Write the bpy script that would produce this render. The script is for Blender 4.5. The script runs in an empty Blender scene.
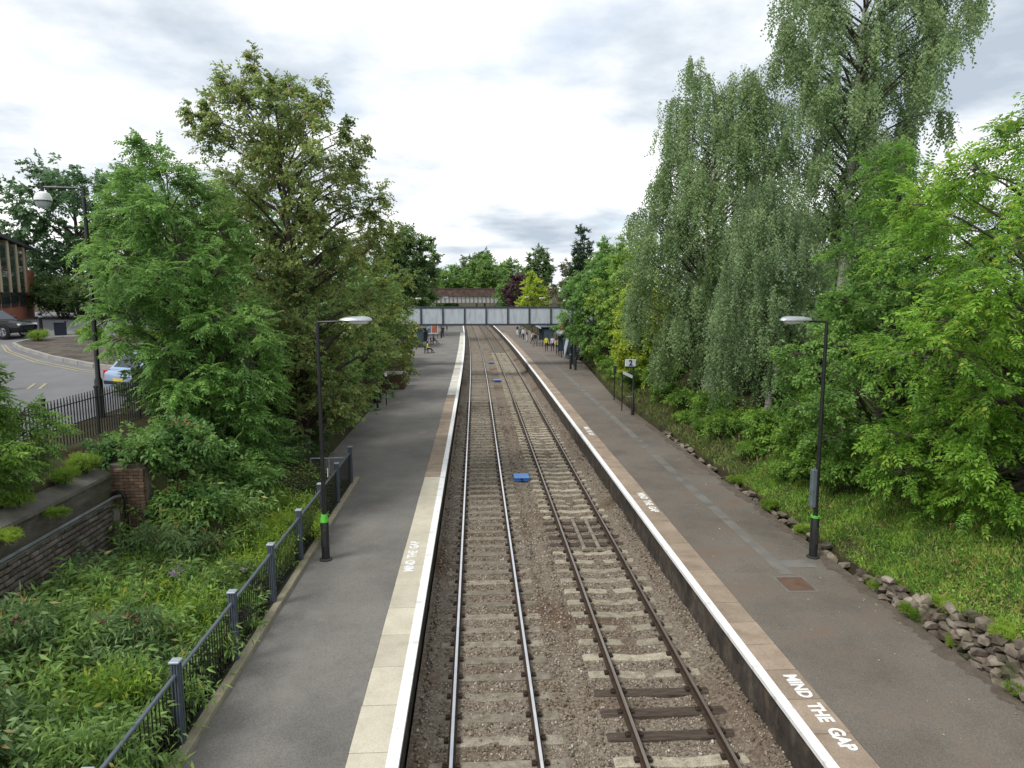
import bpy, bmesh, math, random
import numpy as np
from mathutils import Vector, Matrix, Euler
R = math.radians
random.seed(7)
RNG = np.random.default_rng(11)
scene = bpy.context.scene
C = scene.collection

# ------------------------------------------------------------ camera, sky, sun, exposure
CAM_H = 7.73
cd = bpy.data.cameras.new('camera')
cam = bpy.data.objects.new('camera', cd); C.objects.link(cam)
cam.location = (0, 0, CAM_H)
cam.rotation_euler = (R(90 - 7.513), 0, R(-3.043))
cd.sensor_width = 36; cd.lens = 690 / 1024 * 36
cd.clip_start = 0.1; cd.clip_end = 3000
scene.camera = cam
SUN_EL, SUN_AZ = 52, -125          # azimuth measured from +Y towards +X
w = bpy.data.worlds.new('World'); scene.world = w; w.use_nodes = True
def build_world():
    nt = w.node_tree; N = nt.nodes; L = nt.links; N.clear()
    out = N.new('ShaderNodeOutputWorld')
    sky = N.new('ShaderNodeTexSky'); sky.sky_type = 'NISHITA'; sky.sun_disc = False
    sky.sun_elevation = R(SUN_EL); sky.sun_rotation = R(SUN_AZ)
    b1 = N.new('ShaderNodeBackground'); b1.inputs[1].default_value = 0.11
    L.new(sky.outputs[0], b1.inputs[0])
    tc = N.new('ShaderNodeTexCoord'); sp = N.new('ShaderNodeSeparateXYZ'); L.new(tc.outputs['Generated'], sp.inputs[0])
    def math_(op, a, b=None):
        m = N.new('ShaderNodeMath'); m.operation = op
        for i, v in enumerate((a, b)):
            if v is None: continue
            if isinstance(v, (int, float)): m.inputs[i].default_value = v
            else: L.new(v, m.inputs[i])
        return m.outputs[0]
    z = math_('ADD', math_('MAXIMUM', sp.outputs[2], 0.0), 0.16)
    cx = math_('MULTIPLY', math_('DIVIDE', sp.outputs[0], z), -1.0); cy = math_('DIVIDE', sp.outputs[1], z)
    cb = N.new('ShaderNodeCombineXYZ'); L.new(cx, cb.inputs[0]); L.new(cy, cb.inputs[1])
    def noise(scale, det, rough, off):
        mp = N.new('ShaderNodeMapping'); mp.inputs['Location'].default_value = off
        L.new(cb.outputs[0], mp.inputs[0])
        n = N.new('ShaderNodeTexNoise'); n.inputs['Scale'].default_value = scale
        n.inputs['Detail'].default_value = det; n.inputs['Roughness'].default_value = rough
        L.new(mp.outputs[0], n.inputs['Vector']); return n.outputs[0]
    def ramp(x, stops):
        r = N.new('ShaderNodeValToRGB'); e = r.color_ramp.elements
        while len(e) < len(stops): e.new(0.5)
        for i, (p, c) in enumerate(stops): e[i].position = p; e[i].color = (*c, 1)
        L.new(x, r.inputs[0]); return r.outputs[0]
    col = ramp(noise(0.95, 7, 0.56, (3.75, 1.7, 0)), [(0.36, (0.28, 0.322, 0.375)), (0.445, (0.40, 0.438, 0.48)), (0.53, (0.56, 0.575, 0.59)), (0.595, (0.74, 0.74, 0.74))])
    b2 = N.new('ShaderNodeBackground'); L.new(col, b2.inputs[0]); b2.inputs[1].default_value = 1.0
    cov = ramp(noise(0.6, 5, 0.5, (9, 4, 0)), [(0.28, (0.55,) * 3), (0.42, (1, 1, 1))])
    mx = N.new('ShaderNodeMixShader'); L.new(cov, mx.inputs[0]); L.new(b1.outputs[0], mx.inputs[1]); L.new(b2.outputs[0], mx.inputs[2])
    L.new(mx.outputs[0], out.inputs[0])
build_world()
sd = bpy.data.lights.new('sun', 'SUN'); sd.energy = 1.5; sd.angle = R(18); sd.color = (1, 0.96, 0.9)
sun = bpy.data.objects.new('sun', sd); C.objects.link(sun)
_d = Vector((math.sin(R(SUN_AZ)) * math.cos(R(SUN_EL)), math.cos(R(SUN_AZ)) * math.cos(R(SUN_EL)), math.sin(R(SUN_EL))))
sun.rotation_euler = _d.to_track_quat('Z', 'Y').to_euler(); sun.location = (-30, 10, 40)
vs = scene.view_settings; vs.view_transform = 'Standard'; vs.look = 'None'; vs.gamma = 1; vs.exposure = 0.95; vs.use_curve_mapping = False

# ------------------------------------------------------------ materials
MATS = {}; LEAF = 1.72
def new_mat(name):
    m = bpy.data.materials.new(name); m.use_nodes = True
    nt = m.node_tree; return m, nt, nt.nodes['Principled BSDF']
def surf(name, cols, scale=3.0, detail=6, rough=0.85, metal=0.0, bump=0.0, bscale=None, spec=0.3, fine=None, per_obj=0.0, per_island=0.0, coords='Object', stretch=(1, 1, 1), stain=None, spots=None):
    """noise-mixed colours: cols = list of (pos, rgb)."""
    if name in MATS: return MATS[name]
    m, nt, P = new_mat(name); N = nt.nodes; L = nt.links
    tc = N.new('ShaderNodeTexCoord'); mp = N.new('ShaderNodeMapping'); mp.inputs['Scale'].default_value = stretch
    if coords == 'World':
        g = N.new('ShaderNodeNewGeometry'); L.new(g.outputs['Position'], mp.inputs[0])
    else: L.new(tc.outputs[coords], mp.inputs[0])
    n = N.new('ShaderNodeTexNoise'); n.inputs['Scale'].default_value = scale; n.inputs['Detail'].default_value = detail; n.inputs['Roughness'].default_value = 0.62
    L.new(mp.outputs[0], n.inputs['Vector'])
    r = N.new('ShaderNodeValToRGB'); e = r.color_ramp.elements
    while len(e) < len(cols): e.new(0.5)
    for i, (p, c) in enumerate(cols): e[i].position = p; e[i].color = (*c, 1)
    L.new(n.outputs[0], r.inputs[0]); col = r.outputs[0]
    def mult(col, fac_out, lo, hi):
        mr = N.new('ShaderNodeMapRange'); mr.inputs['To Min'].default_value = lo; mr.inputs['To Max'].default_value = hi
        L.new(fac_out, mr.inputs[0])
        mm = N.new('ShaderNodeMix'); mm.data_type = 'RGBA'; mm.blend_type = 'MULTIPLY'; mm.inputs[0].default_value = 1
        L.new(col, mm.inputs[6]); L.new(mr.outputs[0], mm.inputs[7]); return mm.outputs[2]
    if fine:                                   # (scale, lo, hi) fine speckle
        n2 = N.new('ShaderNodeTexNoise'); n2.inputs['Scale'].default_value = fine[0]; n2.inputs['Detail'].default_value = 2
        L.new(mp.outputs[0], n2.inputs['Vector']); 
        mr = N.new('ShaderNodeMapRange'); mr.inputs[1].default_value = 0.3; mr.inputs[2].default_value = 0.7
        L.new(n2.outputs[0], mr.inputs[0]); col = mult(col, mr.outputs[0], fine[1], fine[2])
    if stain:                                  # (scale, rgb, lo, hi) blotches of another colour
        n3 = N.new('ShaderNodeTexNoise'); n3.inputs['Scale'].default_value = stain[0]; n3.inputs['Detail'].default_value = 5
        L.new(mp.outputs[0], n3.inputs['Vector'])
        mr = N.new('ShaderNodeMapRange'); mr.inputs[1].default_value = stain[2]; mr.inputs[2].default_value = stain[3]; L.new(n3.outputs[0], mr.inputs[0])
        mm = N.new('ShaderNodeMix'); mm.data_type = 'RGBA'; L.new(mr.outputs[0], mm.inputs[0]); L.new(col, mm.inputs[6]); mm.inputs[7].default_value = (*stain[1], 1); col = mm.outputs[2]
    if spots:                                  # (scale, rgb, radius) small dropped spots such as gum
        vo = N.new('ShaderNodeTexVoronoi'); vo.inputs['Scale'].default_value = spots[0]; L.new(mp.outputs[0], vo.inputs['Vector'])
        ls = N.new('ShaderNodeMath'); ls.operation = 'LESS_THAN'; L.new(vo.outputs['Distance'], ls.inputs[0]); ls.inputs[1].default_value = spots[2]
        sm = N.new('ShaderNodeMath'); sm.operation = 'MULTIPLY'; sm.inputs[1].default_value = 0.6; L.new(ls.outputs[0], sm.inputs[0])
        mm = N.new('ShaderNodeMix'); mm.data_type = 'RGBA'; L.new(sm.outputs[0], mm.inputs[0]); L.new(col, mm.inputs[6]); mm.inputs[7].default_value = (*spots[1], 1); col = mm.outputs[2]
    if per_obj:
        oi = N.new('ShaderNodeObjectInfo'); col = mult(col, oi.outputs['Random'], 1 - per_obj, 1 + per_obj)
    if per_island:
        gi = N.new('ShaderNodeNewGeometry'); col = mult(col, gi.outputs['Random Per Island'], 1 - per_island, 1 + per_island)
    L.new(col, P.inputs['Base Color']); P.inputs['Roughness'].default_value = rough; P.inputs['Metallic'].default_value = metal
    P.inputs['Specular IOR Level'].default_value = spec
    if bump:
        nb = N.new('ShaderNodeTexNoise'); nb.inputs['Scale'].default_value = bscale or scale * 6; nb.inputs['Detail'].default_value = 5
        L.new(mp.outputs[0], nb.inputs['Vector']); b = N.new('ShaderNodeBump'); b.inputs['Strength'].default_value = bump; b.inputs['Distance'].default_value = 0.02
        L.new(nb.outputs[0], b.inputs['Height']); L.new(b.outputs[0], P.inputs['Normal'])
    MATS[name] = m; return m
def plain(name, rgb, rough=0.6, metal=0.0, spec=0.3, var=0.25, scale=4.0):
    a = tuple(c * (1 - var) for c in rgb); b = tuple(min(1, c * (1 + var)) for c in rgb)
    return surf(name, [(0.3, a), (0.7, b)], scale=scale, rough=rough, metal=metal, spec=spec)
def glass(name, rgb, rough=0.08):
    return plain(name, rgb, rough=rough, spec=0.9, var=0.15)
def leafmat(name, c1, c2, c3=None, trans=0.3, rough=0.55, clump=0.9, c3amt=0.12):
    """leaf colour varies leaf by leaf and spray by spray"""
    if name in MATS: return MATS[name]
    soft = lambda c: ((c[0] + 0.03 * c[1]) * LEAF, c[1] * LEAF, (c[2] + 0.03 * c[1]) * LEAF)
    c1 = soft(c1); c2 = soft(c2); c3 = c3 and soft(c3); trans += 0.1
    m, nt, P = new_mat(name); N = nt.nodes; L = nt.links
    g = N.new('ShaderNodeNewGeometry')
    n = N.new('ShaderNodeTexNoise'); n.inputs['Scale'].default_value = clump; n.inputs['Detail'].default_value = 3
    L.new(g.outputs['Position'], n.inputs['Vector'])
    ad = N.new('ShaderNodeMath'); ad.operation = 'MULTIPLY_ADD'; L.new(g.outputs['Random Per Island'], ad.inputs[0]); ad.inputs[1].default_value = 0.55; 
    mr = N.new('ShaderNodeMapRange'); mr.inputs[1].default_value = 0.3; mr.inputs[2].default_value = 0.7; mr.inputs[3].default_value = -0.1; mr.inputs[4].default_value = 0.55
    L.new(n.outputs[0], mr.inputs[0]); L.new(mr.outputs[0], ad.inputs[2])
    r = N.new('ShaderNodeValToRGB'); e = r.color_ramp.elements
    st = [(0.0, tuple(x * 0.75 for x in c1)), (0.35, c1), (0.8, c2), (1.0, tuple(min(1, x * 1.15) for x in c2))]
    while len(e) < 4: e.new(0.5)
    for i, (p, c) in enumerate(st): e[i].position = p; e[i].color = (*c, 1)
    L.new(ad.outputs[0], r.inputs[0]); col = r.outputs[0]
    if c3:
        mm = N.new('ShaderNodeMath'); mm.operation = 'MULTIPLY'; mm.inputs[1].default_value = 37.73; L.new(g.outputs['Random Per Island'], mm.inputs[0])
        fr = N.new('ShaderNodeMath'); fr.operation = 'FRACT'; L.new(mm.outputs[0], fr.inputs[0])
        n2 = N.new('ShaderNodeTexNoise'); n2.inputs['Scale'].default_value = clump * 0.7; L.new(g.outputs['Position'], n2.inputs['Vector'])
        t2 = N.new('ShaderNodeMapRange'); t2.inputs[1].default_value = 0.4; t2.inputs[2].default_value = 0.75; t2.inputs[4].default_value = c3amt * 4; L.new(n2.outputs[0], t2.inputs[0])
        lt = N.new('ShaderNodeMath'); lt.operation = 'LESS_THAN'; L.new(fr.outputs[0], lt.inputs[0]); L.new(t2.outputs[0], lt.inputs[1])
        mx = N.new('ShaderNodeMix'); mx.data_type = 'RGBA'; L.new(lt.outputs[0], mx.inputs[0]); L.new(col, mx.inputs[6]); mx.inputs[7].default_value = (*c3, 1); col = mx.outputs[2]
    L.new(col, P.inputs['Base Color']); P.inputs['Roughness'].default_value = rough; P.inputs['Specular IOR Level'].default_value = 0.35
    tr = N.new('ShaderNodeBsdfTranslucent'); 
    hs = N.new('ShaderNodeHueSaturation'); hs.inputs['Value'].default_value = 1.5; hs.inputs['Hue'].default_value = 0.485; L.new(col, hs.inputs['Color']); L.new(hs.outputs[0], tr.inputs[0])
    ms = N.new('ShaderNodeMixShader'); ms.inputs[0].default_value = trans
    L.new(P.outputs[0], ms.inputs[1]); L.new(tr.outputs[0], ms.inputs[2]); L.new(ms.outputs[0], N['Material Output'].inputs[0])
    MATS[name] = m; return m

# ------------------------------------------------------------ mesh helpers
class MB:
    def __init__(s): s.v = []; s.f = []; s.m = []
    def add(s, vs, fs, mi=0):
        o = len(s.v); s.v += [tuple(p) for p in vs]; s.f += [tuple(i + o for i in f) for f in fs]; s.m += [mi] * len(fs); return s
    def box(s, c, d, rz=0, mi=0, bev=0.0, M=None):
        x, y, z = (k / 2 for k in d); c = Vector(c)
        if bev:
            bm = bmesh.new(); bmesh.ops.create_cube(bm, size=1); bmesh.ops.scale(bm, vec=d, verts=bm.verts)
            bmesh.ops.bevel(bm, geom=bm.edges[:], offset=bev, segments=1, affect='EDGES'); bm.verts.index_update()
            vs_ = [v.co.copy() for v in bm.verts]; fs_ = [[v.index for v in f.verts] for f in bm.faces]; bm.free()
        else:
            vs_ = [Vector((a * x, b * y, e * z)) for a in (-1, 1) for b in (-1, 1) for e in (-1, 1)]
            fs_ = [(0, 1, 3, 2), (4, 6, 7, 5), (0, 4, 5, 1), (2, 3, 7, 6), (0, 2, 6, 4), (1, 5, 7, 3)]
        rm = M or Matrix.Rotation(rz, 3, 'Z')
        return s.add([rm @ p + c for p in vs_], fs_, mi)
    def tube(s, pts, rad, n=8, mi=0, cap=True):
        pts = [Vector(p) for p in pts]; k = len(pts)
        if isinstance(rad, (int, float)): rad = [rad] * k
        vs_ = []; up = Vector((0.13, 0.07, 1))
        for i, p in enumerate(pts):
            t = (pts[min(i + 1, k - 1)] - pts[max(i - 1, 0)])
            if t.length < 1e-6: t = Vector((0, 0, 1))
            t.normalize(); a = t.cross(up)
            if a.length < 0.15: a = t.cross(Vector((1, 0.2, 0)))
            a.normalize(); b = t.cross(a)
            for j in range(n):
                an = 2 * math.pi * j / n; vs_.append(p + (a * math.cos(an) + b * math.sin(an)) * rad[i])
        fs_ = [(i * n + j, i * n + (j + 1) % n, (i + 1) * n + (j + 1) % n, (i + 1) * n + j) for i in range(k - 1) for j in range(n)]
        if cap: fs_ += [tuple(range(n))[::-1], tuple((k - 1) * n + j for j in range(n))]
        return s.add(vs_, fs_, mi)
    def lathe(s, prof, n=16, c=(0, 0, 0), M=None, mi=0):
        c = Vector(c); M = M or Matrix.Identity(3)
        vs_ = [M @ Vector((r * math.cos(2 * math.pi * j / n), r * math.sin(2 * math.pi * j / n), z)) + c for r, z in prof for j in range(n)]
        k = len(prof)
        fs_ = [(i * n + j, i * n + (j + 1) % n, (i + 1) * n + (j + 1) % n, (i + 1) * n + j) for i in range(k - 1) for j in range(n)]
        fs_ += [tuple(range(n))[::-1], tuple((k - 1) * n + j for j in range(n))]
        return s.add(vs_, fs_, mi)
    def prism(s, poly, a, b, axis='x', mi=0):
        """poly = list of 2-D points, extruded from a to b along axis"""
        def P(p, t): return (t, p[0], p[1]) if axis == 'x' else ((p[0], t, p[1]) if axis == 'y' else (p[0], p[1], t))
        n = len(poly); vs_ = [P(p, a) for p in poly] + [P(p, b) for p in poly]
        fs_ = [tuple(range(n))[::-1], tuple(range(n, 2 * n))] + [(i, (i + 1) % n, n + (i + 1) % n, n + i) for i in range(n)]
        return s.add(vs_, fs_, mi)
    def mesh(s, name, mats, smooth=False):
        me = bpy.data.meshes.new(name); me.from_pydata(s.v, [], s.f)
        if not isinstance(mats, (list, tuple)): mats = [mats]
        for m in mats: me.materials.append(m)
        if len(mats) > 1: me.polygons.foreach_set('material_index', s.m)
        bm = bmesh.new(); bm.from_mesh(me); bmesh.ops.recalc_face_normals(bm, faces=bm.faces); bm.to_mesh(me); bm.free()
        if smooth:
            me.polygons.foreach_set('use_smooth', [True] * len(me.polygons)); me.set_sharp_from_angle(angle=R(40))
        me.update(); return me
    def build(s, name, mats, parent=None, loc=(0, 0, 0), smooth=False, rz=0):
        return link(name, s.mesh(name, mats, smooth), parent, loc, rz)
def link(name, me, parent=None, loc=(0, 0, 0), rz=0, scale=None):
    o = bpy.data.objects.new(name, me); C.objects.link(o); o.parent = parent; o.location = loc; o.rotation_euler = (0, 0, rz)
    if scale is not None: o.scale = scale if hasattr(scale, '__len__') else (scale,) * 3
    return o
def tag(o, label=None, cat=None, group=None, kind=None):
    if label: o['label'] = label
    if cat: o['category'] = cat
    if group: o['group'] = group
    if kind: o['kind'] = kind
    return o
def thing(name, label, cat, loc=(0, 0, 0), rz=0, group=None, scale=1):
    o = bpy.data.objects.new(name, None); C.objects.link(o); o.empty_display_size = 0.3
    o.location = loc; o.rotation_euler = (0, 0, rz); o.scale = (scale,) * 3
    return tag(o, label, cat, group)
def copy_tree(o, parent=None, loc=None, rz=None, scale=None, label=None, group=None):
    c = o.copy(); C.objects.link(c); c.parent = parent
    if loc is not None: c.location = loc
    if rz is not None: c.rotation_euler = (0, 0, rz)
    if scale is not None: c.scale = scale if hasattr(scale, '__len__') else (scale,) * 3
    if label: c['label'] = label
    if group: c['group'] = group
    for ch in list(o.children): copy_tree(ch, c)
    return c
def np_mesh(name, V, F, mats, midx=None, smooth=False):
    """V (n,3), F (m,k) with one face size k"""
    me = bpy.data.meshes.new(name); V = np.asarray(V, np.float32); F = np.asarray(F, np.int32); k = F.shape[1]
    me.vertices.add(len(V)); me.vertices.foreach_set('co', V.ravel())
    me.loops.add(F.size); me.loops.foreach_set('vertex_index', F.ravel())
    me.polygons.add(len(F)); me.polygons.foreach_set('loop_start', np.arange(0, F.size, k, dtype=np.int32))
    for m in (mats if isinstance(mats, (list, tuple)) else [mats]): me.materials.append(m)
    if midx is not None: me.polygons.foreach_set('material_index', np.asarray(midx, np.int32))
    if smooth: me.polygons.foreach_set('use_smooth', np.ones(len(F), bool))
    me.update(calc_edges=True); return me
def sheet(name, xs, ys, zf, mat, parent=None, xf=None):
    """grid sheet; xf(x,y) shifts x"""
    X, Y = np.meshgrid(np.array(xs, float), np.array(ys, float))
    Z = np.vectorize(zf)(X, Y); XX = X if xf is None else np.vectorize(xf)(X, Y)
    V = np.stack([XX, Y, Z], -1).reshape(-1, 3); nx, ny = len(xs), len(ys)
    i = np.arange(ny - 1)[:, None] * nx + np.arange(nx - 1)[None]; i = i.ravel()
    F = np.stack([i, i + 1, i + nx + 1, i + nx], -1)
    return link(name, np_mesh(name, V, F, mat, smooth=True), parent)
def off(y):                               # the line bends gently left beyond 50 m
    return -1.4e-4 * max(0.0, y - 50) ** 2
PZ = 0.92                                  # platform height above rail
# ------------------------------------------------------------ ground
XR = lambda y: 9.1 if y < 45 else (9.1 + (min(y, 68) - 45) / 23 * 1.6)      # outer edge of the right platform
XL = lambda y: -4.5 if y < 25.1 else (-6.2 if y < 60 else -6.2 - min(1.4, (y - 60) * 0.07))
def road_z(y): return 4.1 + 0.063 * min(max(0.0, y - 22), 26)
def wall_top(y): return PZ + (0.80 if y < 11.3 else max(0.10, 0.80 - (y - 11.3) * 0.15))
def lerp(a, b, t): t = min(1, max(0, t)); return a + (b - a) * t
def bumpy(x, y): return 0.09 * math.sin(x * 1.7 + y * 0.6) + 0.06 * math.sin(x * 0.9 - y * 1.9) + 0.03 * math.sin(4.1 * x + 3.3 * y)
def gz(x, y):
    o = off(y); X = x - o
    if X > XL(y) + 0.05 and X < XR(y) - 0.02 and y < 250: return -0.7
    if X < 0:
        top = road_z(y)
        if y < 16.35:
            if X > -8.8: return 0.75 + bumpy(x, y)
            if X > -9.9: return 3.78 + 0.25 * (-8.8 - X) / 1.1
            return top
        e = XL(y)
        if y < 24 and X < -7.6: return min(top, 3.9 + (-7.6 - X) * 0.15)
        t = (e - 0.25 - X) / 3.6
        return lerp(0.85 + bumpy(x, y) * 0.5, top, t) if t < 1 else top
    e = XR(y)
    if X < e + 0.3: return 0.5
    t = (X - e - 0.3)
    return wall_top(y) - 0.08 + lerp(0, 3.6 - (wall_top(y) - PZ), (t - 0.0) / 6.5) + (bumpy(x, y) * 0.6 if t > 0.4 else 0)
M_soil = surf('soil', [(0.35, (0.035, 0.028, 0.018)), (0.55, (0.06, 0.055, 0.028)), (0.7, (0.05, 0.075, 0.025))], scale=0.9, bump=0.6, bscale=9, rough=0.95, spec=0.1, fine=(30, 0.6, 1.3))
xs = [-700, -300, -150, -90, -60, -45, -36, -30, -26, -22, -19, -16, -14, -12, -11, -10.4, -9.95, -9.85, -9.3, -8.95, -8.82, -8.78, -8.55] + list(np.arange(-8.3, -4.5, 0.3)) + [-4.52, -4.44, -3, 0, 4, 8.5, 9.05, 9.1, 9.15, 9.38, 9.42] + list(np.arange(9.6, 17.5, 0.35)) + [19, 22, 26, 32, 45, 70, 120, 250, 700]
ys = [-40, -10, 0, 4, 7] + list(np.arange(8, 16, 0.5)) + [16.3, 16.4] + list(np.arange(16.7, 45, 0.6)) + list(np.arange(45, 120, 3)) + [125, 135, 150, 170, 200, 240, 249, 251, 300, 400, 600, 1000, 1500]
tag(sheet('ground', xs, ys, gz, M_soil), kind='structure')

# ------------------------------------------------------------ ballast
M_ballast = surf('ballast_bed', [(0.3, (0.075, 0.062, 0.048)), (0.5, (0.175, 0.145, 0.112)), (0.72, (0.29, 0.255, 0.205))], scale=14, detail=8, bump=0.9, bscale=26, rough=0.95, spec=0.1, fine=(70, 0.45, 1.5), coords='World', stain=(0.35, (0.09, 0.055, 0.032), 0.5, 0.72))
TL, TRK = 0.30, 3.55                         # track centre lines
HG = 0.7525
def bed_z(x, y):
    d = min(abs(x - TL), abs(x - TRK))
    z = -0.18 if d < 1.35 else -0.18 - 0.05 * min(1, (d - 1.35) / 0.3)
    if abs(x - TRK) < 0.6: z -= 0.03
    if x > 4.7: z += min(0.28, (x - 4.7) * 0.7)
    if x < -0.75: z += min(0.12, (-0.75 - x) * 0.4)
    return z + 0.012 * math.sin(7 * x + 2.3 * y) + 0.012 * math.sin(3.1 * y - 4 * x)
sheet('track_bed', list(np.arange(-1.2, 5.31, 0.25)), list(np.arange(6, 46, 0.25)) + list(np.arange(46, 120, 3)) + list(np.arange(120, 260, 8)), bed_z, M_ballast, xf=lambda x, y: x + off(y))['kind'] = 'structure'
bpy.data.objects['track_bed'].name = 'track_bed'
def stones(n, x0, x1, y0, y1, s0, s1, rng):
    octv = np.array([(1, 0, 0), (-1, 0, 0), (0, 1, 0), (0, -1, 0), (0, 0, 1), (0, 0, -1)], float)
    octf = np.array([(0, 2, 4), (2, 1, 4), (1, 3, 4), (3, 0, 4), (2, 0, 5), (1, 2, 5), (3, 1, 5), (0, 3, 5)])
    x = rng.uniform(x0, x1, n); y = y0 + (y1 - y0) * rng.random(n)
    # few stones lie on the sleepers, none on the rails
    keep = np.ones(n, bool)
    for c in (TL, TRK):
        for s in (-1, 1): keep &= np.abs(x - (c + s * HG)) > 0.09
        phase = np.abs(((y - 9.3) / 0.68 + 0.5) % 1 - 0.5) * 0.68
        on = (np.abs(x - c) < 1.25) & (phase < 0.15)
        keep &= ~(on & (rng.random(n) < (0.92 if c == TRK else 0.76)))
    x, y = x[keep], y[keep]; n = len(x)
    z = np.array([bed_z(a, b) for a, b in zip(x, y)])
    s = rng.uniform(s0, s1, n) / 2
    V = octv[None] * rng.uniform(0.6, 1.25, (n, 6, 1)) * s[:, None, None] * rng.uniform(0.65, 1.3, (n, 1, 3))
    a = rng.uniform(0, 6.28, n); ca, sa = np.cos(a)[:, None], np.sin(a)[:, None]
    t = rng.uniform(-0.8, 0.8, n); ct, st = np.cos(t)[:, None], np.sin(t)[:, None]
    Y2 = V[..., 1] * ct - V[..., 2] * st; Z2 = V[..., 1] * st + V[..., 2] * ct
    X3 = V[..., 0] * ca - Y2 * sa; Y3 = V[..., 0] * sa + Y2 * ca
    V = np.stack([X3 + x[:, None], Y3 + y[:, None], Z2 + (z + s * 0.25)[:, None]], -1)
    F = octf[None] + (np.arange(n) * 6)[:, None, None]
    return V.reshape(-1, 3), F.reshape(-1, 3)
M_stone = surf('ballast_stone', [(0.3, (0.105, 0.087, 0.068)), (0.48, (0.215, 0.178, 0.138)), (0.7, (0.33, 0.30, 0.265))], scale=5.0, rough=0.9, spec=0.2, per_island=0.72, coords='World', stain=(0.45, (0.14, 0.09, 0.055), 0.52, 0.78))
Va, Fa = stones(20000, -1.1, 5.15, 8.8, 24, 0.035, 0.075, RNG); Vb, Fb = stones(10000, -1.1, 5.15, 24, 48, 0.05, 0.09, RNG)
tag(link('ballast_stones', np_mesh('ballast_stones', np.vstack([Va, Vb]), np.vstack([Fa, Fb + len(Va)]), M_stone)), 'loose brown and grey ballast stones around the sleepers', 'ballast', kind='stuff')

# ------------------------------------------------------------ tracks
M_rail = surf('rail_rust', [(0.3, (0.035, 0.024, 0.017)), (0.7, (0.075, 0.05, 0.034))], scale=8, rough=0.75, metal=0.3)
M_shine = surf('rail_polished', [(0.3, (0.62, 0.61, 0.60)), (0.7, (0.78, 0.77, 0.76))], scale=2, rough=0.22, metal=1.0)
M_dull = surf('rail_worn', [(0.3, (0.22, 0.18, 0.15)), (0.7, (0.42, 0.37, 0.33))], scale=2, rough=0.4, metal=0.9, stretch=(8, 0.2, 1))
M_conc = surf('sleeper_concrete', [(0.3, (0.13, 0.115, 0.09)), (0.5, (0.21, 0.185, 0.145)), (0.7, (0.28, 0.25, 0.20))], scale=5, bump=0.4, rough=0.95, fine=(40, 0.7, 1.2), per_obj=0.22, coords='World')
M_concp = surf('sleeper_pale', [(0.3, (0.17, 0.15, 0.11)), (0.5, (0.30, 0.27, 0.205)), (0.7, (0.39, 0.35, 0.27))], scale=5, bump=0.4, rough=0.95, fine=(40, 0.7, 1.2), per_obj=0.2, coords='World')
M_timber = surf('sleeper_timber', [(0.3, (0.035, 0.026, 0.02)), (0.6, (0.085, 0.065, 0.05)), (0.75, (0.13, 0.105, 0.085))], scale=3, bump=0.7, rough=0.9, stretch=(1, 8, 1), coords='World')
M_rustc = surf('sleeper_rusty', [(0.3, (0.20, 0.085, 0.035)), (0.7, (0.30, 0.17, 0.08))], scale=6, bump=0.4, rough=0.95, coords='World')
M_clip = surf('rail_clip_rust', [(0.3, (0.02, 0.014, 0.01)), (0.7, (0.05, 0.032, 0.022))], scale=20, rough=0.8)
RAILPROF = [(-0.07, -0.155), (0.07, -0.155), (0.07, -0.142), (0.014, -0.12), (0.012, -0.045), (0.036, -0.035), (0.036, -0.006), (0.028, 0.0), (-0.028, 0.0), (-0.036, -0.006), (-0.036, -0.035), (-0.012, -0.045), (-0.014, -0.12), (-0.07, -0.142)]
def rail_mesh(x, prof, name, mat, dz=0):
    ysr = [5.0] + list(range(10, 50, 8)) + list(range(50, 262, 6)); m = MB(); n = len(prof)
    vs_ = [(x + off(y) + p[0], y, p[1] + dz) for y in ysr for p in prof]
    fs_ = [(i * n + j, i * n + (j + 1) % n, (i + 1) * n + (j + 1) % n, (i + 1) * n + j) for i in range(len(ysr) - 1) for j in range(n)]
    fs_ += [tuple(range(n))[::-1], tuple((len(ysr) - 1) * n + j for j in range(n))]
    return m.add(vs_, fs_).build(name, mat)
def sleeper_mesh(dip, name, mat, wd=0.26, ht=0.2):
    m = MB(); k = [-1.25, -1.2, -0.95, -0.55, 0, 0.55, 0.95, 1.2, 1.25]; vs_ = []
    for x in k:
        t = abs(x); d = dip * max(0, 1 - (t / 0.6) ** 2) if t < 0.6 else 0
        top = -d - (0.03 if t > 1.22 else 0)
        for yy, zz in ((-wd / 2 - 0.02, -ht), (-wd / 2, top - 0.012), (-wd / 2 + 0.02, top), (wd / 2 - 0.02, top), (wd / 2, top - 0.012), (wd / 2 + 0.02, -ht)): vs_.append((x, yy, zz))
    n = 6; fs_ = [(i * n + j, i * n + (j + 1) % n, (i + 1) * n + (j + 1) % n, (i + 1) * n + j) for i in range(len(k) - 1) for j in range(n)] + [tuple(range(n))[::-1], tuple((len(k) - 1) * n + j for j in range(n))]
    return m.add(vs_, fs_).mesh(name, mat)
SL_F = sleeper_mesh(0.004, 'sleeper', M_conc); SL_D = sleeper_mesh(0.055, 'sleeper_dipped', M_concp); SL_T = sleeper_mesh(0.0, 'sleeper_timber', M_timber, 0.25); SL_R = sleeper_mesh(0.004, 'sleeper_rusty', M_rustc)
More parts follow.
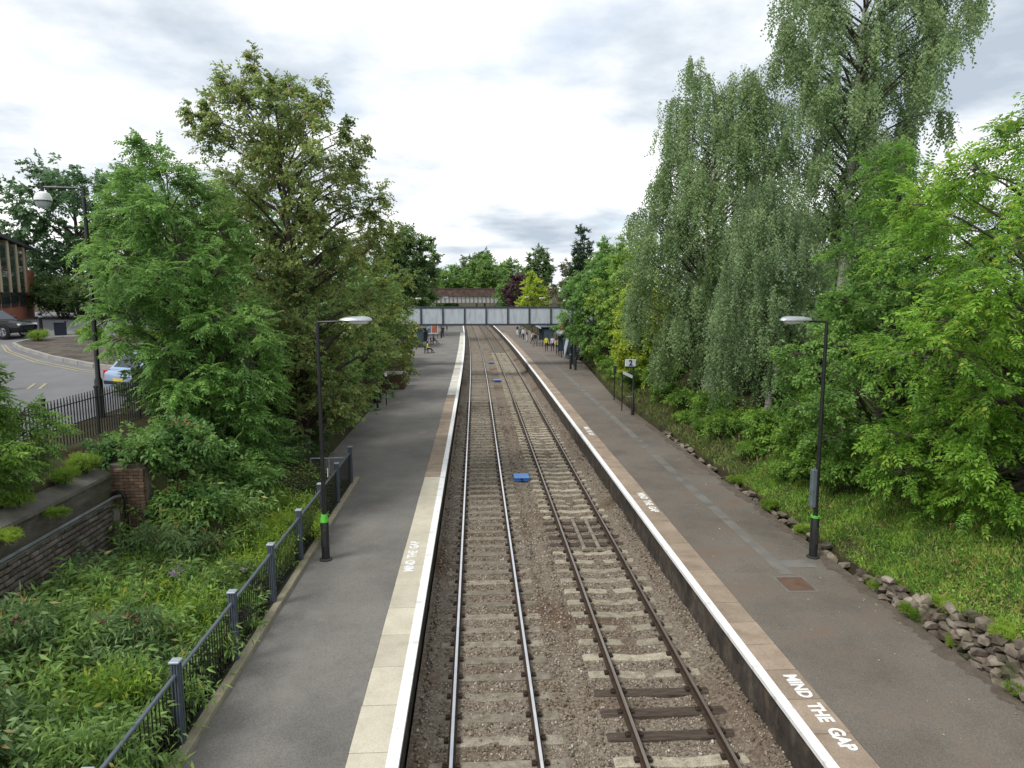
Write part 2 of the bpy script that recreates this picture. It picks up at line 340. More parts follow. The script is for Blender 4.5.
def track(x, label, dipped, topmat, seed):
    rng = random.Random(seed); t = thing('railway_track', label, 'railway track', (x, 8, -0.16))
    for s in (-1, 1):
        r = rail_mesh(x + s * HG, RAILPROF, 'rail', M_rail); r.parent = t; r.matrix_parent_inverse = Matrix.Translation((-x, -8, 0.16))
        p = rail_mesh(x + s * HG, [(-0.027, 0.0025), (0.027, 0.0025), (0.027, 0.0005), (-0.027, 0.0005)], 'running_surface', topmat); p.parent = r
    clips = MB(); far = MB(); y = 9.3 - 0.68; k = 0
    while y < 168:
        if y < 92:
            me = SL_D if dipped else SL_F
            if dipped and (10.7 < y < 13.0 or 20.2 < y < 23.4): me = SL_T
            o = link('sleeper', me, t, (off(y) + rng.uniform(-0.02, 0.02), y - 8, 0.005 + rng.uniform(-0.012, 0.010)), rng.uniform(-0.012, 0.012))
            if y < 50:
                for s in (-1, 1):
                    for q in (-1, 1):
                        clips.box((s * HG + q * 0.115 + off(y), y - 8, 0.03), (0.075, 0.11, 0.05)); clips.box((s * HG + q * 0.10, y - 8 + 0.02, 0.058), (0.04, 0.04, 0.03))
        else: far.box((off(y), y - 8, -0.08), (2.5, 0.25, 0.17))
        y += 0.68
    tag(clips.build('rail_clips', M_clip, t), kind='stuff'); tag(far.build('far_sleepers', M_conc, t), kind='stuff')
    return t
t1 = track(TL, 'left-hand railway track with bright polished rails and flat grey sleepers', False, M_shine, 1)
t2 = track(TRK, 'right-hand railway track with dull brown rails and pale dipped concrete sleepers', True, M_dull, 2)
for s in (-0.22, 0.24):                      # two steel channels laid along the dark timbers
    MB().box((s, 21.75 - 8, 0.045), (0.11, 3.0, 0.06), bev=0.01).box((s, 20.28 - 8, 0.05), (0.2, 0.12, 0.07)).build('channel', M_conc, t2)
M_blue = surf('blue_plastic', [(0.3, (0.04, 0.15, 0.46)), (0.7, (0.06, 0.21, 0.56))], scale=3, rough=0.45, spec=0.4)
for i, (x, y, lab, sc) in enumerate([(1.92, 28.7, 'bright blue flat box between the tracks beside the dark timber sleepers', 1), (1.94, 61.8, 'blue flat box between the tracks near the footbridge', 1), (1.75, 77.8, 'pale dusty blue box between the tracks beyond the footbridge', 1)]):
    b = thing('trackside_box', lab, 'box', (x, y, -0.2), 0.04 * i, 'blue boxes between the tracks', sc)
    mt = M_blue if i < 2 else surf('blue_dusty', [(0.3, (0.10, 0.16, 0.26)), (0.7, (0.16, 0.22, 0.32))], rough=0.7)
    MB().box((0, 0, 0.08), (0.6, 0.7, 0.14), bev=0.03).build('box_body', mt, b)
    MB().box((0, 0, 0.165), (0.66, 0.76, 0.03), bev=0.01).build('lid', mt, b); MB().box((0, -0.395, 0.13), (0.12, 0.03, 0.06)).build('latch', M_clip, b)

# ------------------------------------------------------------ platforms
M_asph = surf('platform_asphalt', [(0.3, (0.115, 0.109, 0.10)), (0.5, (0.15, 0.142, 0.13)), (0.7, (0.185, 0.176, 0.16))], scale=0.5, detail=9, bump=0.25, bscale=60, rough=0.92, fine=(55, 0.72, 1.28), coords='World', stain=(1.3, (0.19, 0.18, 0.165), 0.6, 0.8), spots=(1.7, (0.24, 0.23, 0.21), 0.035))
M_asph2 = surf('platform_asphalt_worn', [(0.3, (0.104, 0.09, 0.076)), (0.5, (0.137, 0.121, 0.103)), (0.7, (0.172, 0.155, 0.134))], scale=0.45, detail=9, bump=0.25, bscale=60, rough=0.92, fine=(55, 0.72, 1.28), coords='World', stain=(0.9, (0.15, 0.112, 0.086), 0.5, 0.75), spots=(1.5, (0.22, 0.2, 0.17), 0.035))
M_patch = surf('trench_patch', [(0.3, (0.13, 0.124, 0.112)), (0.7, (0.185, 0.178, 0.163))], scale=1.2, rough=0.9, stain=(1.1, (0.115, 0.108, 0.097), 0.5, 0.65), fine=(80, 0.85, 1.15), coords='World')
M_face = surf('platform_face_brick', [(0.35, (0.03, 0.025, 0.021)), (0.55, (0.065, 0.054, 0.045)), (0.72, (0.13, 0.11, 0.092))], scale=2.2, bump=0.8, bscale=14, rough=0.9, coords='World', stretch=(1, 1, 0.8), stain=(3.0, (0.12, 0.088, 0.062), 0.55, 0.75))
M_slabL = surf('coping_cream', [(0.3, (0.42, 0.385, 0.30)), (0.7, (0.54, 0.50, 0.405))], scale=1.5, rough=0.85, fine=(35, 0.9, 1.08), per_obj=0.09, coords='World', stain=(2.0, (0.34, 0.31, 0.24), 0.6, 0.85))
M_slabB = surf('coping_brown', [(0.3, (0.235, 0.18, 0.132)), (0.7, (0.335, 0.268, 0.205))], scale=2, rough=0.9, fine=(35, 0.85, 1.12), per_obj=0.13, coords='World', stain=(1.2, (0.17, 0.135, 0.10), 0.58, 0.8))
M_slabW = surf('coping_white', [(0.3, (0.48, 0.46, 0.40)), (0.7, (0.62, 0.60, 0.54))], scale=2, rough=0.9, per_obj=0.12, coords='World', stain=(1.5, (0.30, 0.27, 0.22), 0.56, 0.75))
M_white = surf('white_paint', [(0.3, (0.70, 0.71, 0.71)), (0.7, (0.82, 0.82, 0.81))], scale=3, rough=0.7, coords='World', stain=(4, (0.42, 0.40, 0.37), 0.58, 0.8))
M_kerb = surf('kerb_concrete', [(0.3, (0.22, 0.20, 0.135)), (0.7, (0.33, 0.30, 0.215))], scale=3, rough=0.9, fine=(30, 0.85, 1.1), coords='World')
M_iron = surf('iron_lid', [(0.3, (0.10, 0.055, 0.035)), (0.7, (0.15, 0.10, 0.075))], scale=4, rough=0.8)
YP = [4, 8, 12, 16, 20, 24, 25.0, 25.15, 27, 30, 35, 40, 45, 50, 55, 60, 65, 68, 74, 80, 88, 96, 105, 115, 130, 150, 170]
def platform(name, inner, outer, mat):
    """inner(y) = back of the coping, outer(y); a body with depth, its face set back under the coping"""
    m = MB(); s = 1 if outer(10) > 0 else -1; vs_ = []; fm = []
    for y in YP:
        o = off(y); e = inner - s * 0.70
        for x, z in ((e + s * 0.02, -0.6), (e + s * 0.02, PZ - 0.07), (inner, PZ - 0.07), (inner, PZ), (outer(y), PZ), (outer(y), -0.6)): vs_.append((x + o, y, z))
    n = 6; fs_ = []; mi = []
    for i in range(len(YP) - 1):
        for j in range(n):
            fs_.append((i * n + j, i * n + (j + 1) % n, (i + 1) * n + (j + 1) % n, (i + 1) * n + j)); mi.append(1 if j == 0 else 0)
    fs_ += [tuple(range(n))[::-1], tuple((len(YP) - 1) * n + j for j in range(n))]; mi += [1, 1]
    m.v = vs_; m.f = fs_; m.m = mi
    o = m.build(name, [mat, M_face]); o['kind'] = 'structure'; return o
IL, IR = -1.93, 5.82
pl = platform('platform_left', IL, lambda y: XL(y), M_asph); pr = platform('platform_right', IR, lambda y: XR(y), M_asph2)
def slabs(parent, xc, wd, segs, ymax):
    rng = random.Random(5); cache = {}; y = 6.0
    while y < ymax:
        mat, ln = next((mm, l) for (yy, mm, l) in segs if y < yy)
        if mat not in cache: cache[mat] = MB().box((0, 0, 0), (wd, ln - 0.018, 0.068), bev=0.006).mesh('coping_slab', mat)
        link('coping_slab', cache[mat], parent, (xc + off(y + ln / 2) + rng.uniform(-0.004, 0.004), y + ln / 2, PZ - 0.034 + rng.uniform(0, 0.004)), -math.atan(2 * -1.4e-4 * max(0, y - 50)) )
        y += ln
slabs(pl, (IL - 1.16) / 2, abs(IL + 1.16) - 0.004, [(24.6, M_slabL, 1.2), (46, M_slabB, 0.75), (999, M_slabW, 0.9)], 120)
slabs(pr, (IR + 5.05) / 2, IR - 5.05 - 0.004, [(999, M_slabB, 0.92)], 120)
def strip(name, x0, x1, y0, y1, z, mat, parent, step=4.0):
    ysx = list(np.arange(y0, y1, step)) + [y1]
    return sheet(name, [x0, x1], ysx, lambda x, y: z, mat, parent, xf=lambda x, y: x + off(y))
def bar_strip(name, x0, x1, z0, z1, y0, y1, mat, parent):
    m = MB(); ysx = list(np.arange(y0, y1, 4.0)) + [y1]; vs_ = [(x + off(y), y, z) for y in ysx for x, z in ((x0, z0), (x1, z0), (x1, z1), (x0, z1))]
    fs_ = [(i * 4 + j, i * 4 + (j + 1) % 4, i * 4 + 4 + (j + 1) % 4, i * 4 + 4 + j) for i in range(len(ysx) - 1) for j in range(4)] + [(3, 2, 1, 0), tuple(len(vs_) - 4 + j for j in range(4))]
    return m.add(vs_, fs_).build(name, mat, parent)
bar_strip('white_line', -1.345, -1.157, PZ - 0.066, PZ + 0.0105, 6, 150, M_white, pl)      # painted nosing, thick with many coats
bar_strip('white_line', 5.047, 5.215, PZ - 0.066, PZ + 0.0105, 6, 150, M_white, pr)
strip('trench_patch', 7.4, 7.72, 15.7, 80, PZ + 0.005, M_patch, pr)
strip('trench_patch', 7.722, 8.5, 16.1, 16.6, PZ + 0.005, M_patch, pr)
MB().box((7.5, 15.15, PZ + 0.004), (0.62, 0.75, 0.012)).build('drain_cover', M_iron, pr)
MB().box((7.5, 15.15, PZ + 0.002), (0.78, 0.91, 0.01)).build('drain_frame', M_patch, pr)
M_dirt = surf('platform_dirt', [(0.35, (0.088, 0.070, 0.055)), (0.7, (0.13, 0.108, 0.086))], scale=4, rough=0.95, fine=(50, 0.7, 1.2), coords='World', bump=0.4)
def dirt_x(x, y): return x + off(y) - (0.06 * math.sin(y * 1.7) + 0.05 * math.sin(y * 4.3 + 1) + 0.05 * math.sin(y * 9.1) + 0.04 * math.sin(y * 23.7) + 0.03 * math.sin(y * 41)) * (1 if x < 9.0 else 0)
sheet('edge_dirt', [8.85, 9.08], list(np.arange(7, 44, 0.06)), lambda x, y: PZ + 0.006 + (0.03 if x > 9 else 0), M_dirt, pr, xf=dirt_x)
sheet('trench_patch', [0, 1, 2], [0, 0.5], lambda x, y: PZ + 0.006, M_patch, pl, xf=None).location = (-4.8, 40.2, 0)
k = MB(); k.box((-4.37, 16.6, PZ + 0.03), (0.17, 16.9, 0.14), bev=0.012); k.build('edge_kerb', M_kerb, pl)
# lettering: MIND THE GAP, to be read by people stepping off the train
def text_mesh(body, size, depth=0.002, bold=0.02):
    cu = bpy.data.curves.new('txt', 'FONT'); cu.body = body; cu.size = size; cu.offset = bold; cu.extrude = depth; cu.align_x = 'CENTER'; cu.align_y = 'CENTER'; cu.resolution_u = 3
    o = bpy.data.objects.new('txt', cu); C.objects.link(o); dg = bpy.context.evaluated_depsgraph_get()
    me = bpy.data.meshes.new_from_object(o.evaluated_get(dg)); bpy.data.objects.remove(o); return me
M_letter = surf('letter_paint', [(0.3, (0.66, 0.66, 0.64)), (0.7, (0.80, 0.80, 0.78))], scale=9, rough=0.75, coords='World', stain=(16, (0.40, 0.34, 0.27), 0.6, 0.74))
tm = text_mesh('MIND  THE  GAP', 0.40, 0.0018, 0.016); tm.materials.append(M_letter)
for x, y, rz, par in ((5.58, 10.3, -math.pi / 2, pr), (5.60, 21.7, -math.pi / 2, pr), (5.6, 33.5, -math.pi / 2, pr), (-1.68, 17.4, math.pi / 2, pl), (-1.68, 47.5, math.pi / 2, pl)):
    link('lettering', tm, par, (x, y, PZ + 0.008), rz, (0.70, 0.82, 1))

# ------------------------------------------------------------ drystone wall by the right platform: each stone a piece
M_rock = surf('wall_stone', [(0.3, (0.075, 0.06, 0.047)), (0.5, (0.165, 0.137, 0.11)), (0.7, (0.27, 0.24, 0.20))], scale=3.0, bump=0.9, bscale=10, rough=0.95, spec=0.1, per_obj=0.5, coords='World', stain=(1.6, (0.06, 0.07, 0.03), 0.5, 0.7))
def rock_mesh(i):
    rng = random.Random(100 + i); bm = bmesh.new(); bmesh.ops.create_icosphere(bm, subdivisions=1, radius=0.5)
    for v in bm.verts:
        c = v.co; c = Vector([max(-0.36, min(0.36, q)) * 1.35 for q in c]); v.co = c * rng.uniform(0.68, 1.2)
    me = bpy.data.meshes.new('stone'); bm.to_mesh(me); bm.free(); me.materials.append(M_rock); return me
ROCKS = [rock_mesh(i) for i in range(7)]
sw = thing('stone_wall', 'low rough drystone retaining wall edging the right platform below the grass bank', 'wall', (9.3, 8, PZ - 0.1))
MB().prism([(9.28, 0.5), (9.55, 0.5), (9.62, PZ + 0.45), (9.45, PZ + 0.42)], 7.5, 12, 'y').prism([(9.26, 0.5), (9.55, 0.5), (9.62, PZ + 0.14), (9.40, PZ + 0.10)], 12, 42, 'y').build('core', M_soil, sw).matrix_parent_inverse = Matrix.Translation((-9.3, -8, -PZ + 0.1))
rr = random.Random(3); nst = 0; zc = PZ - 0.02; y = 9.4
ROCKLIST = []
for row in range(7):
    z0 = PZ + 0.03 + row * 0.125; y = 9.3 + rr.uniform(0, 0.2)
    while y < 34:
        ln = rr.uniform(0.16, 0.36) * (1.0 if y < 18 else 1.35)
        if z0 + 0.03 < wall_top(y) + 0.06 + rr.uniform(-0.08, 0.06) and (y < 15.5 or rr.random() < 0.5):
            ROCKLIST.append((y, z0, ln))
        y += ln * rr.uniform(0.92, 1.12)
ROCKLIST.sort(key=lambda q: q[0])
for y, z0, ln in ROCKLIST[:290]:
    o = link('stone', ROCKS[rr.randrange(7)], sw, (9.18 + (z0 - PZ) * 0.22 + rr.uniform(-0.05, 0.06) - 9.3, y - 8, z0 - PZ + 0.1 + rr.uniform(-0.02, 0.02)), 0, (rr.uniform(0.2, 0.34), ln * rr.uniform(0.95, 1.22), rr.uniform(0.12, 0.2)))
    o.rotation_euler = (rr.uniform(-0.25, 0.25), rr.uniform(-0.25, 0.25), rr.uniform(-0.25, 0.25))
# ------------------------------------------------------------ road level on the left
M_road = surf('road_asphalt', [(0.3, (0.12, 0.122, 0.128)), (0.7, (0.175, 0.178, 0.185))], scale=0.4, rough=0.9, fine=(50, 0.9, 1.1), coords='World', bump=0.2, bscale=50)
sheet('road', [-80, -60, -45, -36, -30, -26, -22, -19, -16, -14, -12, -11.2], [6, 10, 14, 18, 21.9, 22.1, 26, 30, 36, 42, 47.9, 48.1, 60, 75], lambda x, y: road_z(y) + 0.02, M_road)['kind'] = 'structure'
M_yel = surf('yellow_paint', [(0.3, (0.28, 0.235, 0.14)), (0.7, (0.37, 0.32, 0.19))], scale=5, rough=0.8)
isl = [(-23.6, 36.6), (-22.2, 35.0), (-19.2, 32.2), (-16.0, 29.8), (-12.6, 28.0), (-10.9, 28.4), (-10.7, 36), (-13, 39), (-18, 40.5), (-22.6, 39.2), (-23.7, 38)]
M_plant = surf('island_soil', [(0.35, (0.05, 0.04, 0.035)), (0.6, (0.10, 0.085, 0.07)), (0.72, (0.11, 0.12, 0.05))], scale=1.5, rough=0.95, bump=0.5)
M_conk = surf('road_kerb', [(0.3, (0.22, 0.21, 0.20)), (0.7, (0.32, 0.31, 0.29))], scale=2, rough=0.9)
m = MB(); n = len(isl)
m.add([(x, y, road_z(y) + dz) for dz in (-0.2, 0.16) for x, y in isl], [tuple(range(n, 2 * n))] + [(i, (i + 1) % n, n + (i + 1) % n, n + i) for i in range(n)])
io = m.build('planted_island', M_plant); io['kind'] = 'structure'
for i in range(n):
    (x0, y0), (x1, y1) = isl[i], isl[(i + 1) % n]; L_ = math.hypot(x1 - x0, y1 - y0); q = max(1, round(L_ / 1.2))
    for j in range(q):
        a, b = j / q + 0.006, (j + 1) / q - 0.006
        P0 = Vector((lerp(x0, x1, a), lerp(y0, y1, a), 0)); P1 = Vector((lerp(x0, x1, b), lerp(y0, y1, b), 0)); mid = (P0 + P1) / 2
        o = MB().box((0, 0, 0), ((P1 - P0).length, 0.16, 0.3), bev=0.015).build('kerb_stone', M_conk, io, (mid.x, mid.y, road_z(mid.y) + 0.05)); o.rotation_euler = (0, -math.atan2(road_z(P1.y) - road_z(P0.y), (P1 - P0).length), math.atan2(P1.y - P0.y, P1.x - P0.x))
def road_line(pts, w_, name='yellow_line', mat=M_yel):
    m = MB()
    for (x0, y0), (x1, y1) in zip(pts[:-1], pts[1:]):
        d = Vector((x1 - x0, y1 - y0)).normalized(); nrm = Vector((-d.y, d.x)) * w_ / 2
        for t0, t1 in ((0, 0.5), (0.5, 1)):
            a = Vector((lerp(x0, x1, t0), lerp(y0, y1, t0))); b = Vector((lerp(x0, x1, t1), lerp(y0, y1, t1)))
            m.add([(p.x, p.y, road_z(p.y) + 0.03) for p in (a - nrm, b - nrm, b + nrm, a + nrm)], [(0, 1, 2, 3)])
    return m.build(name, mat, bpy.data.objects['road'])
for dd in (0.35, 0.6):
    road_line([(-24.1 - dd * .6, 37), (-22.4 - dd * .5, 34.9 - dd * .5), (-19.3 - dd * .3, 32.0 - dd), (-16.1 - dd * .3, 29.6 - dd), (-12.6, 27.8 - dd)], 0.075)
    road_line([(-16.9 + dd * 1.6, 26.3), (-16.5 + dd * 1.6, 25.2)], 0.1)

# ------------------------------------------------------------ brick retaining wall on the left
M_oldbrick = surf('old_brick', [(0.3, (0.075, 0.064, 0.052)), (0.5, (0.15, 0.13, 0.106)), (0.7, (0.22, 0.195, 0.165))], scale=6, bump=0.6, bscale=20, rough=0.95, per_obj=0.35, coords='World', stain=(0.8, (0.07, 0.06, 0.05), 0.5, 0.75))
M_redbrick = surf('warm_brick', [(0.3, (0.075, 0.048, 0.034)), (0.5, (0.12, 0.077, 0.053)), (0.7, (0.165, 0.12, 0.09))], scale=6, bump=0.5, bscale=20, rough=0.95, per_obj=0.3, coords='World')
M_mortar = surf('dark_mortar', [(0.3, (0.018, 0.016, 0.014)), (0.7, (0.04, 0.036, 0.03))], scale=6, rough=0.98)
M_mortar2 = surf('pale_mortar', [(0.3, (0.12, 0.10, 0.08)), (0.7, (0.17, 0.145, 0.12))], scale=6, rough=0.98)
M_grime = surf('grimy_wall', [(0.3, (0.05, 0.045, 0.038)), (0.55, (0.095, 0.085, 0.07)), (0.72, (0.15, 0.14, 0.115))], scale=1.6, bump=0.7, bscale=10, rough=0.95, coords='World', stretch=(1, 1, 3), stain=(1.0, (0.06, 0.075, 0.03), 0.58, 0.72))
M_cop = surf('wall_coping', [(0.3, (0.085, 0.08, 0.068)), (0.7, (0.16, 0.15, 0.13))], scale=2, bump=0.5, rough=0.95, coords='World', stain=(1.4, (0.08, 0.09, 0.04), 0.5, 0.7))
WX, WY = -8.5, 16.1
bw = thing('brick_wall', 'grimy old brick retaining wall with concrete coping above the overgrown strip', 'wall', (WX, 8, 0.6))
def rel(o, p): o.parent = p; o.matrix_parent_inverse = Matrix.Translation(p.location).inverted(); return o
rel(MB().box((WX - 0.22, 11.1, 1.75), (0.4, 10.3, 2.7)).build('core', M_mortar), bw)
rel(MB().box((WX - 0.18, 11.1, 3.27), (0.44, 10.3, 0.50)).build('upper_band', M_grime), bw)
for i in range(9):
    rel(MB().prism([(WX - 0.36, 3.52), (WX + 0.085, 3.52), (WX + 0.085, 3.60), (WX - 0.36, 3.76)], 7.0 + i * 1.03, 7.0 + i * 1.03 + 1.02, 'y').build('coping_stone', M_cop), bw)
BR = MB().box((0, 0, 0), (0.13, 0.238, 0.080), bev=0.01).mesh('brick', M_oldbrick); rb = random.Random(9)
for row in range(15):
    z = 2.90 - row * 0.118; y = WY - 0.12 - (0.125 if row % 2 else 0)
    while y > 11.35:
        o = link('brick', BR, bw, (0.01 + rb.uniform(-0.02, 0.014), y - 8, z - 0.6 + rb.uniform(-0.004, 0.004)), rb.uniform(-0.02, 0.02)); y -= 0.25
rel(MB().tube([(WX + 0.11, 7, 3.03), (WX + 0.11, 15.6, 3.03), (WX + 0.14, 15.95, 3.05), (WX + 0.3, WY - 0.1, 3.08)], 0.035, 8).tube([(WX + 0.09, 7, 2.955), (WX + 0.09, 15.9, 2.955)], 0.018, 6).build('cable_duct', plain('duct_grey', (0.16, 0.17, 0.17)), smooth=True), bw)
bp = thing('brick_pier', 'warm brown brick pier with a bent black pipe at the retaining wall end', 'wall', (-7.7, WY + 0.3, 0.6))
rel(MB().box((-8.1, WY + 3.08, 2.15), (0.78, 6.1, 3.1)).build('core', M_mortar2), bp)
rel(MB().box((-8.14, WY + 3.08, 3.74), (0.8, 6.1, 0.09), bev=0.02).build('coping_stone', M_cop), bp)
BR2 = MB().box((0, 0, 0), (0.216, 0.1, 0.066), bev=0.005).mesh('brick', M_redbrick); BR2s = MB().box((0, 0, 0), (0.1, 0.1, 0.066), bev=0.005).mesh('brick', M_redbrick)
for row in range(33):
    z = 0.95 + row * 0.076 + 0.3 - 0.033
    xs_ = [(-8.39, BR2), (-8.165, BR2), (-7.94, BR2), (-7.775, BR2s)] if row % 2 else [(-8.445, BR2s), (-8.28, BR2), (-8.055, BR2), (-7.83, BR2)]
    for x, me in xs_: link('brick', me, bp, (x + 7.7, -0.3 + 0.03 - 0.055 + rb.uniform(-0.004, 0.004), z - 0.6))
rel(MB().box((-8.40, WY - 0.06, 1.75), (0.2, 0.09, 2.0)).build('corner_render', plain('render_grey', (0.22, 0.205, 0.18))), bp)
rel(MB().tube([(-8.42, WY - 0.14, 3.1), (-8.3, WY - 0.14, 3.18), (-8.18, WY - 0.14, 3.16), (-8.13, WY - 0.14, 3.0), (-8.13, WY - 0.14, 0.7)], 0.038, 8).build('drain_pipe', plain('pipe_black', (0.012, 0.012, 0.013), 0.4), smooth=True), bp)

# ------------------------------------------------------------ railings
M_black = surf('black_gloss', [(0.3, (0.010, 0.010, 0.011)), (0.7, (0.020, 0.020, 0.022))], scale=6, rough=0.42, spec=0.5)
M_bluegrey = surf('blue_grey_paint', [(0.3, (0.075, 0.092, 0.115)), (0.7, (0.105, 0.125, 0.152))], scale=3, rough=0.5, spec=0.4, coords='World')
M_cap = surf('cap_grey', [(0.3, (0.28, 0.32, 0.38)), (0.7, (0.38, 0.42, 0.48))], scale=4, rough=0.45, metal=0.2)
fn = thing('platform_fence', 'dark metal bar fence with ribbed blue-grey posts along the left platform kerb', 'fence', (-4.47, 7.3, PZ))
pm = MB(); pm.box((0, 0, 0.68), (0.11, 0.10, 1.42))
for dx in (-0.038, 0, 0.038): pm.box((dx, -0.058, 0.68), (0.017, 0.02, 1.40)); pm.box((dx, 0.058, 0.68), (0.017, 0.02, 1.40))
for dy in (-0.03, 0.03): pm.box((0.062, dy, 0.68), (0.018, 0.017, 1.40)); pm.box((-0.062, dy, 0.68), (0.018, 0.017, 1.40))
pmesh = pm.mesh('post', M_bluegrey); cmesh = MB().box((0, 0, 1.405), (0.155, 0.155, 0.035), bev=0.008).mesh('post_cap', M_cap)
pk = MB().box((0, 0, 0.62), (0.014, 0.014, 1.1)).mesh('picket', M_black)
for i in range(8):
    y = 7.45 + i * 2.4 - 7.3
    p = link('post', pmesh, fn, (0, y, 0.0)); link('post_cap', cmesh, p)
    if i < 7:
        MB().box((0.0, y + 1.2, 1.2), (0.055, 2.28, 0.05), bev=0.008).build('top_rail', M_bluegrey, fn); MB().box((0.0, y + 1.2, 0.12), (0.04, 2.28, 0.04)).build('bottom_rail', M_black, fn)
        for j in range(20): link('picket', pk, fn, (0, y + 0.13 + j * 0.1125, 0))
fr = thing('handrail', 'thin grey tubular handrail turning away behind the fence end', 'railing', (-4.6, 24.0, PZ))
MB().tube([(-0.05, 0.3, 1.0), (-0.55, -0.1, 1.08), (-1.15, -0.25, 1.12)], 0.022).build('rail', M_cap, fr, smooth=True)
for x, y in ((-0.55, -0.1), (-1.15, -0.25)): MB().tube([(x, y, -0.2), (x, y, 1.1)], 0.02).build('post', M_cap, fr, smooth=True)
rf = thing('road_railing', 'black iron railings with upright bars on top of the brick retaining wall', 'railing', (-9.8, 9, 3.95))
pk2 = MB().box((0, 0, 0.62), (0.022, 0.022, 1.24)).box((0, 0, 1.27), (0.016, 0.016, 0.08)).mesh('bar', M_black); ps2 = MB().box((0, 0, 0.68), (0.06, 0.06, 1.36)).box((0, 0, 1.38), (0.08, 0.08, 0.05)).mesh('post', M_black)
for i in range(7):
    y = 0.4 + i * 2.2; link('post', ps2, rf, (0, y, 0))
    if i < 6:
        for z in (0.15, 1.12): MB().box((0, y + 1.1, z), (0.05, 2.13, 0.018)).build('cross_rail', M_black, rf)
        for j in range(16): link('bar', pk2, rf, (0, y + 0.16 + j * 0.126, 0))

# ------------------------------------------------------------ lamps
M_lant = surf('lantern_grey', [(0.3, (0.30, 0.32, 0.34)), (0.7, (0.42, 0.44, 0.46))], scale=5, rough=0.35, metal=0.4)
M_lens = surf('lantern_lens', [(0.3, (0.55, 0.57, 0.60)), (0.7, (0.68, 0.70, 0.72))], scale=12, rough=0.15, spec=0.6)
M_green = surf('green_band', [(0.3, (0.09, 0.40, 0.04)), (0.7, (0.13, 0.50, 0.06))], scale=5, rough=0.5)
M_frame_ = plain('lamp_base_grey', (0.03, 0.03, 0.032), 0.7)
def lamp(x, y, z, s, label, h=6.1, band=None, arm=0.45, group=None, yaw=0):
    t = thing('platform_lamp', label, 'lamp post', (x, y, z), yaw, group)
    MB().lathe([(0.105, -0.05), (0.105, 1.06), (0.075, 1.12), (0.06, 1.14)], 14).build('base_column', M_black, t, smooth=True)
    MB().lathe([(0.058, 1.12), (0.05, 3.0), (0.042, h)], 12).build('pole', M_black, t, smooth=True)
    MB().lathe([(0.16, -0.02), (0.16, 0.03), (0.11, 0.05)], 14).build('base_flange', M_frame_, t, smooth=True); MB().box((0, -0.105, 0.6), (0.09, 0.02, 0.45), bev=0.006).build('access_door', M_frame_, t)
    if band: MB().lathe([(0.112, band[0]), (0.112, band[1])] if not band[2] else [(0.115, band[0]), (0.112, band[0] + 0.03), (0.075, band[1])], 14).build('marker_band', M_green, t, smooth=True)
    MB().tube([(0, 0, h - 0.06), (s * 0.02, 0, h), (s * arm, 0, h + 0.02)], 0.028).build('arm', M_black, t, smooth=True)
    a0 = arm - 0.05; m = MB(); prof = []
    for u, w_, hh in ((0, 0.04, 0.04), (0.08, 0.09, 0.07), (0.25, 0.13, 0.10), (0.55, 0.15, 0.11), (0.72, 0.12, 0.085), (0.79, 0.05, 0.03)):
        for q in range(10):
            an = math.pi * 2 * q / 10; prof.append((s * (a0 + u), math.cos(an) * w_, h + 0.04 + math.sin(an) * hh * (1 if math.sin(an) > 0 else 0.35)))
    m.add(prof, [(i * 10 + j, i * 10 + (j + 1) % 10, i * 10 + 10 + (j + 1) % 10, i * 10 + 10 + j) for i in range(5) for j in range(10)] + [tuple(range(10)), tuple(50 + j for j in range(10))])
    l = m.build('lantern', M_lant, t, smooth=True)
    m = MB(); prof = []
    for u, w_, d in ((0.2, 0.07, 0.02), (0.28, 0.11, 0.07), (0.5, 0.125, 0.09), (0.66, 0.10, 0.07), (0.72, 0.05, 0.02)):
        for q in range(7):
            an = math.pi + math.pi * q / 6; prof.append((s * (a0 + u), math.cos(an) * w_, h + 0.02 + math.sin(an) * d))
    m.add(prof, [(i * 7 + j, i * 7 + j + 1, i * 7 + 8 + j, i * 7 + 7 + j) for i in range(4) for j in range(6)]).build('lens', M_lens, l, smooth=True)
    return t
lampL = lamp(-3.88, 17.25, PZ, 1, 'black platform lamp post with bright green collar beside the bar fence', band=(1.02, 1.22, True), arm=0.6)
MB().box((0.12, 0.02, 2.3), (0.004, 0.09, 0.22)).build('sticker', M_white, lampL)
lampR = lamp(8.72, 16.75, PZ, -1, 'black platform lamp post with thin green band and grey box by the grass bank', band=(1.075, 1.125, False), arm=0.45)
MB().box((-0.1, 0.0, 1.85), (0.13, 0.16, 1.0), bev=0.02).build('equipment_box', plain('box_grey', (0.10, 0.125, 0.14), 0.5), lampR)
lamp(8.9, 60.8, PZ, -1, 'slim black platform lamp post beside the curved glass shelter')
lamp(-7.5 + off(85), 85, PZ, 1, 'left platform lamp post just beyond the footbridge, by dark trees')
lamp(-5.2, 106, PZ, 1, 'black lamp post by the poster board far along the left platform', yaw=0.3)
lamp(9.2, 112, PZ, -1, 'far lamp post in front of the copper-leaved tree')
lamp(9.5, 90, PZ, -1, 'far lamp post in front of the yellow-green tree beyond the footbridge')
rl = thing('street_lamp', 'tall black street lamp with white bowl lantern behind the iron railings', 'lamp post', (-11.0, 20.6, road_z(20.6)))
MB().lathe([(0.11, -0.1), (0.11, 1.1), (0.07, 1.2), (0.06, 4), (0.05, 6.55)], 12).build('pole', M_black, rl, smooth=True)
MB().tube([(0, 0, 6.5), (-0.15, 0, 6.56), (-1.15, 0, 6.58)], 0.03).tube([(-1.12, 0, 6.68), (-1.12, 0, 6.45)], 0.05).build('arm', M_black, rl, smooth=True)
